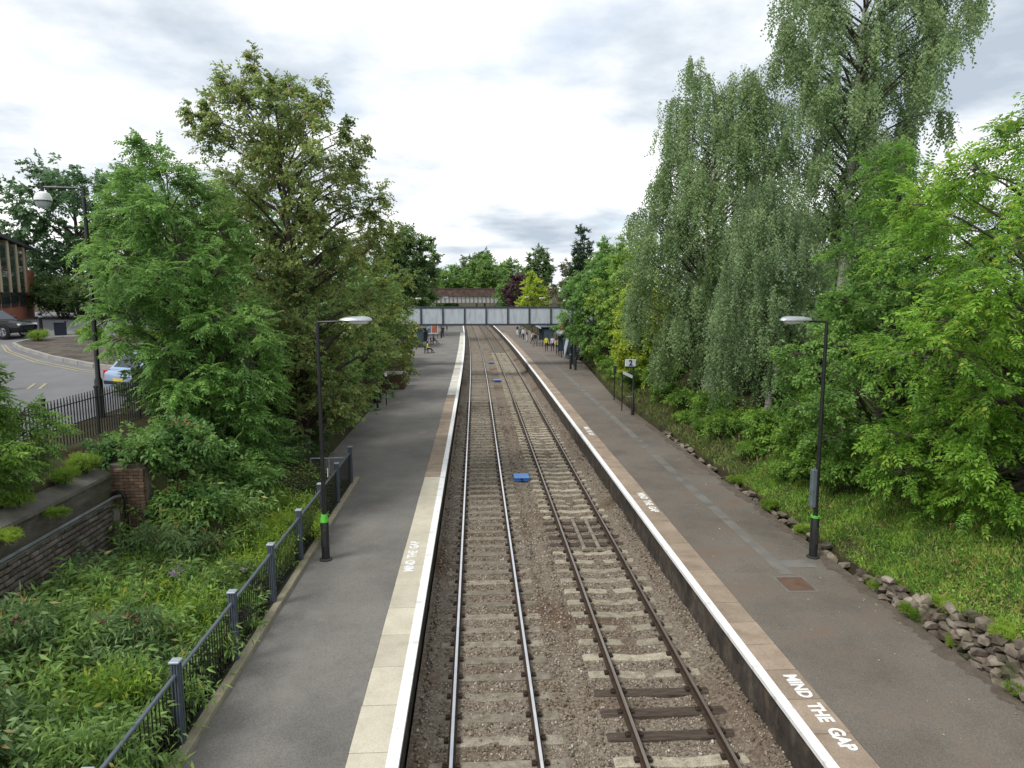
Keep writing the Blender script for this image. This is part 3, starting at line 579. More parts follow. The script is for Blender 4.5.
gl = MB().lathe([(0.06, 6.46), (0.17, 6.41), (0.222, 6.29), (0.225, 6.21)], 18, (-1.12, 0, 0)).build('lantern_hood', plain('hood_white', (0.75, 0.77, 0.78), 0.4), rl, smooth=True)
MB().lathe([(0.229, 6.207), (0.229, 6.18)], 18, (-1.12, 0, 0)).build('rim', M_black, gl, smooth=True)
MB().lathe([(0.21, 6.18), (0.18, 6.07), (0.10, 6.01), (0.03, 6.0)], 18, (-1.12, 0, 0)).build('bowl', plain('bowl_clear', (0.45, 0.48, 0.50), 0.12, spec=0.7), gl, smooth=True)

# ------------------------------------------------------------ platform furniture
M_sign = plain('sign_white', (0.62, 0.66, 0.72), 0.5, var=0.08); M_ink = plain('sign_ink', (0.02, 0.03, 0.07), 0.6)
s2 = thing('platform_sign', 'platform number sign reading 2 on a black post', 'sign', (8.82, 37.9, PZ))
MB().lathe([(0.09, -0.05), (0.09, 1.0), (0.05, 1.05), (0.05, 2.95)], 10).build('post', M_black, s2, smooth=True)
sb = MB().box((-0.2, -0.07, 2.95), (0.62, 0.05, 0.42), bev=0.03).build('sign_panel', M_sign, s2); MB().box((-0.2, -0.06, 2.70), (0.60, 0.04, 0.06)).box((-0.2, -0.06, 3.18), (0.60, 0.04, 0.03)).build('panel_edge', M_black, s2)
t_ = text_mesh('2', 0.42, 0.004, 0.012); t_.materials.append(M_ink); o = link('numeral', t_, sb, (-0.2, -0.105, 2.95)); o.rotation_euler = (math.pi / 2, 0, 0)
MB().box((-0.22, -0.02, 1.05), (0.34, 0.03, 0.03)).build('bracket', M_cap, s2)
fs_ = thing('finger_post', 'thin black post with a tilted white direction arm', 'sign', (8.5, 39.3, PZ))
MB().tube([(0, 0, -0.05), (0, 0, 2.25)], 0.035).build('post', M_black, fs_, smooth=True)
MB().prism([(0, -0.08), (0.55, -0.34), (0.62, -0.26), (0.6, -0.18), (0.05, 0.08)], -0.05, -0.02, 'y').build('sign_arm', M_sign, fs_).location = (0.0, 0, 2.25)
ds = thing('notice_post', 'dark narrow notice panel on a thin post against the yellow-green bushes', 'sign', (8.85, 43.3, PZ))
MB().tube([(0, 0, -0.05), (0, 0, 2.1)], 0.035).build('post', M_black, ds, smooth=True); MB().box((0.02, -0.04, 1.95), (0.2, 0.04, 0.5)).build('panel', plain('panel_teal', (0.03, 0.05, 0.06)), ds)
bl = thing('bollard_post', 'thick short black post standing beside the slim lamp at the glass shelter', 'post', (8.55, 61.5, PZ))
MB().lathe([(0.1, -0.05), (0.1, 1.5), (0.07, 1.56), (0.07, 2.0), (0.03, 2.04)], 10).build('column', M_black, bl, smooth=True); MB().lathe([(0.104, 1.3), (0.104, 1.38)], 10).build('band', M_cap, bl)
bn = thing('litter_bin', 'black pole-mounted litter bin with pale lid strip under the leaves on the left platform', 'bin', (-5.75, 40.3, PZ))
MB().lathe([(0.16, 0.0), (0.17, 0.05), (0.06, 0.1), (0.06, 0.5)], 10).build('stand', M_black, bn, smooth=True); MB().lathe([(0.22, 0.45), (0.26, 0.6), (0.27, 1.15), (0.2, 1.22)], 12).build('bin_body', M_black, bn, smooth=True); MB().box((0, -0.26, 1.1), (0.2, 0.03, 0.05)).build('lid_strip', M_cap, bn)
po = thing('marker_post', 'thin dark post with white cap beside the litter bin and brick planter', 'post', (-5.45, 42, PZ))
MB().tube([(0, 0, -0.05), (0, 0, 1.9)], 0.035).build('post', M_black, po, smooth=True); MB().box((0, -0.03, 1.9), (0.12, 0.05, 0.2)).build('cap', M_white, po)
bk = thing('brick_planter', 'low orange-brown brick planter under the overhanging tree on the left platform', 'planter', (-5.85, 50, PZ))
MB().box((0, 0, 0.5), (1.5, 2.0, 1.0)).build('core', M_mortar2, bk); MB().box((0, 0, 1.05), (1.62, 2.12, 0.1), bev=0.02).build('coping', M_cop, bk)
for row in range(12):
    for j in range(7):
        x = -0.64 + j * 0.215 + (0.06 if row % 2 else -0.03)
        if abs(x) < 0.72: link('brick', BR2, bk, (x, -1.0, 0.06 + row * 0.078))
    for j in range(9):
        y = -0.86 + j * 0.225 + (0.06 if row % 2 else -0.03)
        if abs(y) < 0.95: link('brick', BR2, bk, (0.75, y, 0.06 + row * 0.078), math.pi / 2)

# ------------------------------------------------------------ footbridge
M_pan = surf('bridge_panel', [(0.3, (0.42, 0.47, 0.53)), (0.7, (0.50, 0.55, 0.61))], scale=1.2, rough=0.6, coords='World', stretch=(2.5, 1, 0.5), stain=(1.6, (0.34, 0.35, 0.35), 0.5, 0.75))
M_frame = surf('bridge_frame', [(0.3, (0.035, 0.045, 0.055)), (0.7, (0.06, 0.07, 0.085))], scale=3, rough=0.6)
fb = thing('footbridge', 'station footbridge with pale grey-blue panelled sides crossing both tracks', 'footbridge', (1, 64, PZ))
x0, x1 = -8.95, 11.0; z0, z1 = 4.86 - PZ, 6.34 - PZ; npan = 10; pw = (x1 - x0) / npan
for sy in (0, 1.9):
    MB().box(((x0 + x1) / 2 - 1, sy, z1 + 0.06), (x1 - x0 + 0.1, 0.14, 0.12)).build('top_rail', M_frame, fb); MB().box(((x0 + x1) / 2 - 1, sy, z0 - 0.04), (x1 - x0 + 0.1, 0.16, 0.16)).build('bottom_rail', M_frame, fb)
    for i in range(npan):
        MB().box((x0 + pw * (i + 0.5) - 1, sy, (z0 + z1) / 2 + 0.02), (pw - 0.16, 0.05, z1 - z0 - 0.06), bev=0.01).build('panel', M_pan, fb)
    for i in range(npan + 1): MB().box((x0 + pw * i - 1, sy - (0.03 if sy == 0 else -0.03), (z0 + z1) / 2 + 0.02), (0.13, 0.14, z1 - z0 - 0.04)).build('stiffener', M_frame, fb)
MB().box(((x0 + x1) / 2 - 1, 0.95, z0 - 0.05), (x1 - x0, 1.74, 0.1)).build('deck', M_frame, fb)
for cx in (-6.6, 9.3):
    for sy in (0.1, 1.8): MB().box((cx - 1, sy, (z0 - 0.12) / 2 - 0.05), (0.22, 0.22, z0 - 0.1)).build('column', M_frame, fb)
for cx, sg in ((-8.0, 1), (10.2, 1)):                 # stairs run away along the platform
    for k in range(20): MB().box((cx - 1, 2.15 + k * 0.30, z0 - 0.12 - k * 0.192), (1.6, 0.31, 0.05)).build('step', M_frame, fb)
    for sx in (-0.85, 0.85):
        MB().prism([(2.0, z0 - 0.15), (8.0, -0.02), (8.0, 1.2), (2.0, z1)], cx - 1 + sx - 0.03, cx - 1 + sx + 0.03, 'x').build('stair_side', M_pan, fb)

# ------------------------------------------------------------ old road bridge further on
M_oxide = surf('oxide_brick', [(0.3, (0.065, 0.042, 0.034)), (0.5, (0.105, 0.068, 0.054)), (0.7, (0.16, 0.115, 0.095))], scale=1.5, rough=0.9, coords='World')
M_palegirder = surf('pale_girder', [(0.3, (0.33, 0.34, 0.33)), (0.7, (0.48, 0.49, 0.47))], scale=1.5, rough=0.8, coords='World', stain=(1.5, (0.22, 0.17, 0.13), 0.55, 0.75))
rbg = thing('road_bridge', 'distant road bridge with rust-red brick parapet over a pale ribbed girder', 'bridge', (-1.5, 188, 0))
MB().box((0, 0, 7.85), (46, 0.5, 1.9)).build('parapet', M_oxide, rbg); MB().box((0, -0.02, 8.9), (46.2, 0.62, 0.2)).build('parapet_coping', plain('coping_dark', (0.08, 0.055, 0.05)), rbg)
MB().box((0, 0, 6.0), (18.5, 0.3, 1.9)).build('girder', M_palegirder, rbg)
for i in range(17): MB().box((-8.8 + i * 1.1, -0.22, 6.0), (0.2, 0.14, 1.84)).build('rib', plain('rib_dark', (0.16, 0.14, 0.13), 0.9), rbg)
MB().box((0, -0.25, 6.97), (19, 0.5, 0.12)).box((0, -0.25, 5.05), (18.6, 0.5, 0.12)).build('flange', plain('flange_dark', (0.10, 0.08, 0.07)), rbg)
for x in (-9.9, 9.9): MB().box((x, 3, 3.6), (1.6, 7, 7.4)).build('abutment', plain('abutment_grey', (0.26, 0.27, 0.27), 0.9), rbg)
MB().box((0, 6.2, 5.2), (46, 12, 0.3)).build('deck', plain('deck_grey', (0.12, 0.12, 0.12), 0.9), rbg)

# ------------------------------------------------------------ building at the far left
M_bst = surf('pale_stone', [(0.3, (0.42, 0.34, 0.22)), (0.7, (0.52, 0.43, 0.29))], scale=1, rough=0.9, coords='World')
M_bbr = surf('red_brick_wall', [(0.3, (0.32, 0.11, 0.07)), (0.7, (0.42, 0.165, 0.11))], scale=2, rough=0.9, coords='World', fine=(18, 0.8, 1.15))
M_win = glass('window_dark', (0.035, 0.045, 0.055))
far, near = Vector((-36.7, 60, 0)), Vector((-28.2, 42.0, 0)); dv = (far - near); LB = dv.length
BZ = 4.55
bd = thing('brick_building', 'red brick building with pale stone pilasters and tall dark windows beside the car park', 'building', (near.x, near.y, BZ), math.atan2(dv.y, dv.x))
MB().box((LB / 2, 5.05, 1.6), (LB, 10, 3.2)).build('brick_base', M_bbr, bd); MB().box((LB / 2, 5.2, 4.9), (LB - 0.1, 9.9, 3.6)).build('upper_wall', M_bst, bd)
MB().box((LB / 2, 5.0, 6.82), (LB + 0.5, 10.5, 0.24)).build('roof', plain('roof_dark', (0.03, 0.03, 0.035)), bd); MB().box((LB - 2.1, 0.1, 4.0), (4.14, 0.5, 2.0)).build('brick_corner', M_bbr, bd)
nb = 4; bwid = (LB - 4.6) / nb
for i in range(nb + 1): MB().box((i * bwid + 0.1, 0.16, 4.95), (0.8, 0.5, 3.45)).build('pilaster', M_bst, bd)
for i in range(nb):
    wn = MB().box((i * bwid + bwid / 2 + 0.1, 0.1, 4.35), (bwid - 0.84, 0.2, 4.2)).build('window', plain('win_frame', (0.05, 0.045, 0.04)), bd)
    for zz, hh in ((3.0, 1.0), (4.1, 1.0), (5.5, 1.6)): MB().box((i * bwid + bwid / 2 + 0.1, -0.02, zz), (bwid - 0.8, 0.04, hh)).build('pane', M_win, wn)

# ------------------------------------------------------------ street furniture near the island
def simple_post(x, y, label, h=1.0, r=0.07):
    t = thing('bollard', label, 'bollard', (x, y, road_z(y)), 0); MB().lathe([(r * 1.2, -0.1), (r * 1.2, 0.15), (r, 0.2), (r, h), (r * 1.25, h + 0.03), (r * 0.5, h + 0.13)], 12).build('column', M_black, t, smooth=True); MB().lathe([(r * 1.06, h - 0.2), (r * 1.06, h - 0.1)], 12).build('band', M_cap, t); return t
simple_post(-25.2, 41.6, 'black bollard beyond the planted island next to the dark waste bin', 1.2, 0.09)
simple_post(-16.8, 25.0, 'black bollard at the roadside seen over the feathery bush', 1.1, 0.09)
wb = thing('waste_bin', 'dark blue-black wheeled waste bin behind the planted island', 'bin', (-23.9, 41.2, road_z(41)), 0.3, None, 0.75)
MB().prism([(-0.27, 0.05), (0.27, 0.05), (0.33, 1.0), (-0.33, 1.0)], -0.35, 0.35, 'x').build('bin_body', plain('bin_navy', (0.015, 0.018, 0.03)), wb); MB().prism([(-0.38, 1.0), (0.36, 1.0), (0.33, 1.07), (-0.3, 1.13)], -0.37, 0.37, 'x').build('lid', plain('bin_lid', (0.03, 0.035, 0.05)), wb)
for sx in (-0.3, 0.3): MB().lathe([(0.1, -0.03), (0.1, 0.03)], 10, (sx, 0.28, 0.1), Matrix.Rotation(math.pi / 2, 3, 'Y')).build('wheel', M_black, wb)

# ------------------------------------------------------------ cars
M_tyre = plain('tyre', (0.012, 0.012, 0.013), 0.85); M_rim = surf('alloy', [(0.45, (0.08, 0.08, 0.085)), (0.55, (0.40, 0.41, 0.43))], scale=9, rough=0.35, metal=0.7); M_cgl = glass('car_glass', (0.02, 0.025, 0.03), 0.04)
M_red = plain('tail_red', (0.45, 0.012, 0.012), 0.25); M_head = plain('head_clear', (0.75, 0.77, 0.8), 0.1); M_trim = plain('trim_black', (0.015, 0.015, 0.016), 0.6)
def car(loc, rz, paint, label, L_=4.3, W_=1.78, H_=1.46, suv=False, scale=1):
    """nose towards local +x"""
    t = thing('parked_car', label, 'car', loc, rz); hw = W_ / 2; gc = 0.22 if not suv else 0.30
    bh = 0.86 if not suv else 1.02
    # lower body: stations along x (x, half width, bottom z, shoulder z)
    st = [(-0.5, 0.78, gc + 0.16, bh - 0.10), (-0.485, 0.90, gc + 0.06, bh - 0.02), (-0.40, 0.98, gc, bh + 0.03), (-0.2, 1.0, gc - 0.02, bh + 0.01), (0.1, 1.0, gc - 0.02, bh - 0.01), (0.24, 0.99, gc, bh - 0.03), (0.40, 0.95, gc, bh - 0.12), (0.47, 0.88, gc + 0.04, bh - 0.20), (0.5, 0.76, gc + 0.14, bh - 0.30)]
    m = MB(); vs_ = []
    for u, wf, b, s_ in st:
        w_ = hw * wf; x = u * L_
        for yy, zz in ((-w_ * 0.9, b), (-w_, b + 0.14), (-w_, (b + s_) / 2 + 0.05), (-w_ * 0.97, s_ - 0.05), (-w_ * 0.88, s_), (w_ * 0.88, s_), (w_ * 0.97, s_ - 0.05), (w_, (b + s_) / 2 + 0.05), (w_, b + 0.14), (w_ * 0.9, b)): vs_.append((x, yy, zz))
    n = 10; ns = len(st)
    m.add(vs_, [(i * n + j, i * n + (j + 1) % n, (i + 1) * n + (j + 1) % n, (i + 1) * n + j) for i in range(ns - 1) for j in range(n)] + [tuple(range(n))[::-1], tuple((ns - 1) * n + j for j in range(n))])
    body = m.build('body', paint, t, smooth=True)
    # greenhouse
    ba, fa = (-0.46 if suv else -0.44) * L_, 0.235 * L_; ra, rf_ = (-0.38 if suv else -0.30) * L_, 0.06 * L_
    wb_, wt = hw * 0.87, hw * 0.70; zb = bh - 0.01
    def quad(name, pts, mat, par): return MB().add(pts, [(0, 1, 2, 3)]).build(name, mat, par)
    g = MB(); B = [(ba, -wb_, zb), (fa, -wb_, zb - 0.03), (fa, wb_, zb - 0.03), (ba, wb_, zb)]; T = [(ra, -wt, H_ - 0.06), (rf_, -wt, H_ - 0.05), (rf_, wt, H_ - 0.05), (ra, wt, H_ - 0.06)]
    mid = [((ra + rf_) / 2, -wt * 0.93, H_), ((ra + rf_) / 2, wt * 0.93, H_)]
    g.add(B + T, [(0, 1, 5, 4), (1, 2, 6, 5), (2, 3, 7, 6), (3, 0, 4, 7), (4, 5, 6, 7)]).build('cabin', paint, t)
    MB().add([(ra - 0.02, -wt, H_ - 0.055), (rf_ + 0.02, -wt, H_ - 0.045), (rf_ + 0.02, wt, H_ - 0.045), (ra - 0.02, wt, H_ - 0.055), (ra + 0.2, -wt * 0.8, H_), (rf_ - 0.2, -wt * 0.8, H_), (rf_ - 0.2, wt * 0.8, H_), (ra + 0.2, wt * 0.8, H_)], [(0, 1, 5, 4), (1, 2, 6, 5), (2, 3, 7, 6), (3, 0, 4, 7), (4, 5, 6, 7), (3, 2, 1, 0)]).build('roof', paint, t, smooth=True)
    def face(b0, b1, t0, t1, u0, u1, v0, v1, name, outn):
        b0, b1, t0, t1 = map(Vector, (b0, b1, t0, t1)); P = lambda u, v: (b0.lerp(b1, u)).lerp(t0.lerp(t1, u), v) + Vector(outn) * 0.012
        return MB().add([P(u0, v0), P(u1, v0), P(u1, v1), P(u0, v1)], [(0, 1, 2, 3)]).build(name, M_cgl, t)
    for sgn, (b0, b1, t0, t1) in ((-1, (B[0], B[1], T[0], T[1])), (1, (B[3], B[2], T[3], T[2]))):
        for u0, u1 in ((0.10, 0.30), (0.33, 0.60), (0.63, 0.93)): face(b0, b1, t0, t1, u0, u1, 0.1, 0.88, 'side_window', (0, sgn, 0.2))
    face(B[1], B[2], T[1], T[2], 0.06, 0.94, 0.08, 0.92, 'windscreen', (0.8, 0, 0.6)); face(B[3], B[0], T[3], T[0], 0.08, 0.92, 0.15, 0.9, 'rear_window', (-0.8, 0, 0.5))
    wr = 0.31 if not suv else 0.36
    for u in (-0.30, 0.31):
        for sg in (-1, 1):
            MB().lathe([(wr + 0.06, -0.02), (wr + 0.06, 0.02)], 20, (u * L_, sg * (hw - 0.018), wr + 0.02), Matrix.Rotation(math.pi / 2, 3, 'X')).build('wheel_arch', M_trim, t)
            wl = MB().lathe([(wr * 0.7, -0.09), (wr * 0.95, -0.1), (wr, -0.06), (wr, 0.06), (wr * 0.95, 0.1), (wr * 0.7, 0.09)], 20, (u * L_, sg * (hw - 0.07), wr), Matrix.Rotation(math.pi / 2, 3, 'X')).build('wheel', M_tyre, t, smooth=True)
            MB().lathe([(wr * 0.68, -0.105), (wr * 0.68, 0.105)], 16, (u * L_, sg * (hw - 0.07), wr), Matrix.Rotation(math.pi / 2, 3, 'X')).build('rim', M_rim, wl)
    for sg in (-1, 1):
        MB().box((0.475 * L_, sg * hw * 0.62, bh - 0.27), (0.14, 0.34, 0.12), rz=-sg * 0.35, bev=0.02).build('headlight', M_head, t); MB().box((-0.487 * L_, sg * hw * 0.74, bh - 0.16), (0.07, 0.2, 0.30), rz=sg * 0.25, bev=0.02).build('tail_light', M_red, t)
        MB().box((0.17 * L_, sg * (hw + 0.06), bh + 0.08), (0.13, 0.2, 0.13), bev=0.03).build('mirror', paint, t)
        for q in (-0.13, 0.06): MB().box((q * L_, sg * hw * 0.995, bh - 0.13), (0.16, 0.03, 0.03)).build('door_handle', M_trim, t)
    MB().box((-0.497 * L_, 0, bh - 0.32), (0.03, 0.5, 0.11)).build('number_plate', plain('plate_yellow', (0.6, 0.45, 0.05)), t); MB().box((0.5 * L_, 0, gc + 0.27), (0.05, 0.8, 0.16)).build('grille', M_trim, t); MB().box((-0.49 * L_, 0, gc + 0.22), (0.12, W_ * 0.84, 0.14), bev=0.03).build('bumper', M_trim, t)
    return t
def paint(n, c): return surf(n, [(0.3, c), (0.7, tuple(min(1, q * 1.06) for q in c))], scale=1, rough=0.18, metal=0.35, spec=0.7)
car((-27.0, 40.0, road_z(40) + 0.02), R(-4), paint('paint_black', (0.014, 0.014, 0.016)), 'black sport utility car parked in front of the red brick building', 4.4, 1.8, 1.6, True)
car((-10.95, 25.3, road_z(25) + 0.02), R(62), paint('paint_silver', (0.33, 0.44, 0.60)), 'silver-blue hatchback with red tail light parked by the street lamp', 4.1, 1.74, 1.48)
car((-15.9, 19.9, road_z(20) + 0.02), R(25), paint('paint_dark', (0.02, 0.022, 0.026)), 'dark car whose bonnet shows behind the feathery bush and railings', 4.2, 1.76, 1.45)
# ------------------------------------------------------------ shelters, benches, poster, people
M_glaz = surf('shelter_glass', [(0.3, (0.035, 0.055, 0.075)), (0.7, (0.07, 0.10, 0.125))], scale=1, rough=0.2, spec=0.5)
def shelter(x, y, label, ln, curved=False, rz=0):
    t = thing('platform_shelter', label, 'shelter', (x, y, PZ), rz)
    d = 1.35
    for i in range(3):
        yy = -ln / 2 + i * ln / 2
        MB().box((d / 2, yy, 1.2), (0.07, 0.07, 2.4)).build('post', M_black, t); MB().box((-d / 2, yy, 1.2), (0.07, 0.07, 2.4)).build('post', M_black, t)
    npn = 4
    for i in range(npn):
        MB().box((d / 2, -ln / 2 + (i + 0.5) * ln / npn, 1.2), (0.02, ln / npn - 0.08, 1.9)).build('back_pane', M_glaz, t)
    for yy in (-ln / 2, ln / 2): MB().box((0.05, yy, 1.25), (d - 0.2, 0.02, 1.8)).build('end_pane', M_glaz, t)
    if curved:
        for i in range(npn):
            y0, y1 = -ln / 2 + i * ln / npn + 0.02, -ln / 2 + (i + 1) * ln / npn - 0.02; m = MB(); q = []
            for k in range(9):
                a = math.pi * k / 8; q.append((-math.cos(a) * (d / 2 + 0.15), 2.3 + math.sin(a) * 0.55))
            q += [(p[0] * 0.97, p[1] - 0.03) for p in q[::-1]]
            n = 9
            for (yy0, yy1) in ((y0, y1),):
                m.add([(p[0], yy0, p[1]) for p in q] + [(p[0], yy1, p[1]) for p in q], [(k, k + 1, 18 + k + 1, 18 + k) for k in range(17)] + [(17, 0, 18, 35)] + [(k, k + 1, 16 - k, 17 - k) for k in range(8)] + [(18 + k, 18 + k + 1, 18 + 16 - k, 18 + 17 - k) for k in range(8)])
            m.build('roof_pane', M_glaz, t)
    else:
        MB().box((0, 0, 2.45), (d + 0.5, ln + 0.4, 0.12), bev=0.02).build('roof', M_frame, t); MB().box((-d / 2 - 0.24, 0, 2.36), (0.05, ln + 0.3, 0.24)).build('fascia', M_pan, t)
    MB().box((d / 2 - 0.3, 0, 0.46), (0.4, ln - 0.5, 0.06), bev=0.02).build('seat', M_frame, t)
    for yy in (-ln / 2 + 0.5, ln / 2 - 0.5): MB().box((d / 2 - 0.3, yy, 0.2), (0.08, 0.08, 0.46)).build('leg', M_black, t)
    return t
shelter(9.75, 74.5, 'curved blue-glass waiting shelter on the right platform before the footbridge shadows', 4.5, True)
shelter(9.6 + off(95), 92, 'flat-roofed waiting shelter with white fascia further along the right platform', 7.0)
shelter(-7.0, 90, 'dark flat-roofed waiting shelter on the left platform beside the poster board', 6.0, False, math.pi)
def bench(x, y, rz, label):
    t = thing('platform_bench', label, 'bench', (x, y, PZ), rz); mt = plain('bench_blue', (0.05, 0.07, 0.14), 0.5)
    for k in range(4): MB().box((0, -0.16 + k * 0.11, 0.45), (1.7, 0.09, 0.035)).build('seat_slat', mt, t)
    for k in range(3): MB().box((0, 0.24 + k * 0.02, 0.6 + k * 0.13), (1.7, 0.03, 0.1)).build('back_slat', mt, t)
    for sx in (-0.75, 0.75): MB().box((sx, -0.1, 0.2), (0.06, 0.06, 0.5)).box((sx, 0.22, 0.42), (0.06, 0.06, 0.85)).box((sx, 0.05, 0.42), (0.06, 0.4, 0.04)).build('leg', M_black, t)
    return t
bench(-5.55, 79.2, math.pi / 2, 'blue slatted platform bench with a seated person in yellow'); bench(-5.75, 93.0, math.pi / 2, 'blue slatted platform bench with a seated person in navy')
bench(8.9 + off(100), 101, -math.pi / 2, 'slatted bench at the far end of the right platform')
pb = thing('poster_board', 'white-framed poster board with orange picture on the left platform', 'notice board', (-6.1 + off(105), 104.5, PZ), 0.25)
MB().box((0, 0, 1.45), (1.9, 0.08, 1.5), bev=0.02).build('frame', M_sign, pb)
for x in (-0.85, 0.85): MB().box((x, 0.02, 0.45), (0.08, 0.06, 1.0)).build('leg', M_black, pb)
MB().box((-0.5, -0.05, 1.45), (0.7, 0.02, 1.15)).build('poster', plain('poster_dark', (0.12, 0.16, 0.2)), pb); MB().box((0.4, -0.05, 1.4), (0.85, 0.02, 1.05)).build('poster', surf('poster_orange', [(0.4, (0.55, 0.16, 0.05)), (0.6, (0.2, 0.12, 0.12))], scale=4), pb)
rs = thing('round_sign', 'small red round sign on a pole beside the curved glass shelter', 'sign', (9.55 , 76.9, PZ)); MB().tube([(0, 0, -0.05), (0, 0, 2.9)], 0.03).build('pole', M_black, rs); MB().lathe([(0.3, -0.02), (0.3, 0.02)], 16, (0, -0.05, 3.0), Matrix.Rotation(math.pi / 2, 3, 'X')).build('disc', plain('sign_red', (0.5, 0.06, 0.09)), rs)

M_skin = plain('skin', (0.42, 0.25, 0.18), 0.6, var=0.08); M_hair = plain('hair', (0.03, 0.02, 0.015), 0.7)
def cloth(n, c): return plain('cloth_' + n, c, 0.85, var=0.12, scale=8)
YEL, NAVY, BLK, WHT, GRY, LIL, RED, TEAL = cloth('hivis', (0.62, 0.60, 0.06)), cloth('navy', (0.025, 0.03, 0.08)), cloth('black', (0.015, 0.015, 0.017)), cloth('white', (0.62, 0.62, 0.64)), cloth('grey', (0.14, 0.14, 0.15)), cloth('lilac', (0.50, 0.46, 0.60)), cloth('red', (0.4, 0.05, 0.05)), cloth('teal', (0.05, 0.15, 0.18))
_pc = {}
def person_mesh(pose, top, bottom):
    key = (pose, top.name, bottom.name)
    if key in _pc: return _pc[key]
    J = {}                                                        # faces local -y
    if pose == 'sit':
        hz = 0.50; J = dict(hip=(0, 0, hz), belly=(0, 0.02, hz + 0.2), chest=(0, 0.03, hz + 0.42), neck=(0, 0.0, hz + 0.56), head=(0, -0.03, hz + 0.68), crown=(0, -0.03, hz + 0.80))
        for s, n in ((-1, 'l'), (1, 'r')):
            J.update({n + 'sh': (s * 0.18, 0.03, hz + 0.46), n + 'el': (s * 0.24, -0.02, hz + 0.2), n + 'wr': (s * 0.17, -0.25, hz + 0.12), n + 'hd': (s * 0.14, -0.34, hz + 0.10), n + 'hp': (s * 0.10, 0, hz - 0.02), n + 'kn': (s * 0.12, -0.45, hz - 0.02), n + 'an': (s * 0.13, -0.55 - 0.1 * s, 0.08), n + 'to': (s * 0.15, -0.75 - 0.1 * s, 0.04)})
    else:
        lean = 0.0; st = 0.2 if pose == 'walk' else 0.02
        J = dict(hip=(0, 0, 0.93), belly=(0, 0, 1.12), chest=(0, 0.01, 1.36), neck=(0, 0, 1.50), head=(0, -0.02, 1.62), crown=(0, -0.01, 1.73))
        for s, n in ((-1, 'l'), (1, 'r')):
            J.update({n + 'sh': (s * 0.18, 0.01, 1.42), n + 'el': (s * 0.25, 0.03 - s * st * 0.4, 1.14), n + 'wr': (s * 0.26, -0.06 - s * st * 0.5, 0.90), n + 'hd': (s * 0.255, -0.09 - s * st * 0.5, 0.80), n + 'hp': (s * 0.095, 0, 0.88), n + 'kn': (s * 0.11, -0.03 + s * st * 0.6, 0.49), n + 'an': (s * 0.12, 0.03 + s * st * 1.3, 0.08), n + 'to': (s * 0.14, -0.17 + s * st * 1.3, 0.035)})
    E_ = [('hip', 'belly', 0), ('belly', 'chest', 0), ('chest', 'neck', 0), ('neck', 'head', 2), ('head', 'crown', 2)]
    for n in 'lr': E_ += [('chest', n + 'sh', 0), (n + 'sh', n + 'el', 0), (n + 'el', n + 'wr', 0), (n + 'wr', n + 'hd', 2), ('hip', n + 'hp', 1), (n + 'hp', n + 'kn', 1), (n + 'kn', n + 'an', 1), (n + 'an', n + 'to', 3)]
    RAD = dict(hip=(0.15, 0.11), belly=(0.14, 0.10), chest=(0.165, 0.115), neck=(0.055, 0.06), head=(0.078, 0.095), crown=(0.06, 0.07), sh=(0.062, 0.062), el=(0.045, 0.045), wr=(0.03, 0.034), hd=(0.022, 0.04), hp=(0.10, 0.10), kn=(0.062, 0.062), an=(0.042, 0.045), to=(0.04, 0.03))
    names = list(J); me = bpy.data.meshes.new('person'); me.from_pydata([J[n] for n in names], [(names.index(a), names.index(b)) for a, b, _ in E_], [])
    o = bpy.data.objects.new('tmp', me); C.objects.link(o); md = o.modifiers.new('s', 'SKIN'); md.use_smooth_shade = True
    for i, n in enumerate(names):
        sv = me.skin_vertices[0].data[i]; sv.radius = RAD.get(n) or RAD[n[1:]]; sv.use_root = (n == 'hip')
    o.modifiers.new('d', 'SUBSURF').levels = 1
    me2 = bpy.data.meshes.new_from_object(o.evaluated_get(bpy.context.evaluated_depsgraph_get())); bpy.data.objects.remove(o)
    me2.materials.clear()
    for mt in (top, bottom, M_skin, BLK): me2.materials.append(mt)
    segs = [(Vector(J[a]), Vector(J[b]), k) for a, b, k in E_]
    for p in me2.polygons:
        c = p.center; best = (9, 0)
        for a, b, k in segs:
            d = b - a; t = max(0, min(1, (c - a).dot(d) / d.length_squared)); q = (c - a - d * t).length
            if q < best[0] - 1e-4: best = (q, k)
        p.material_index = best[1]; p.use_smooth = True
    _pc[key] = (me2, Vector(J['head']), Vector(J['crown'])); return _pc[key]
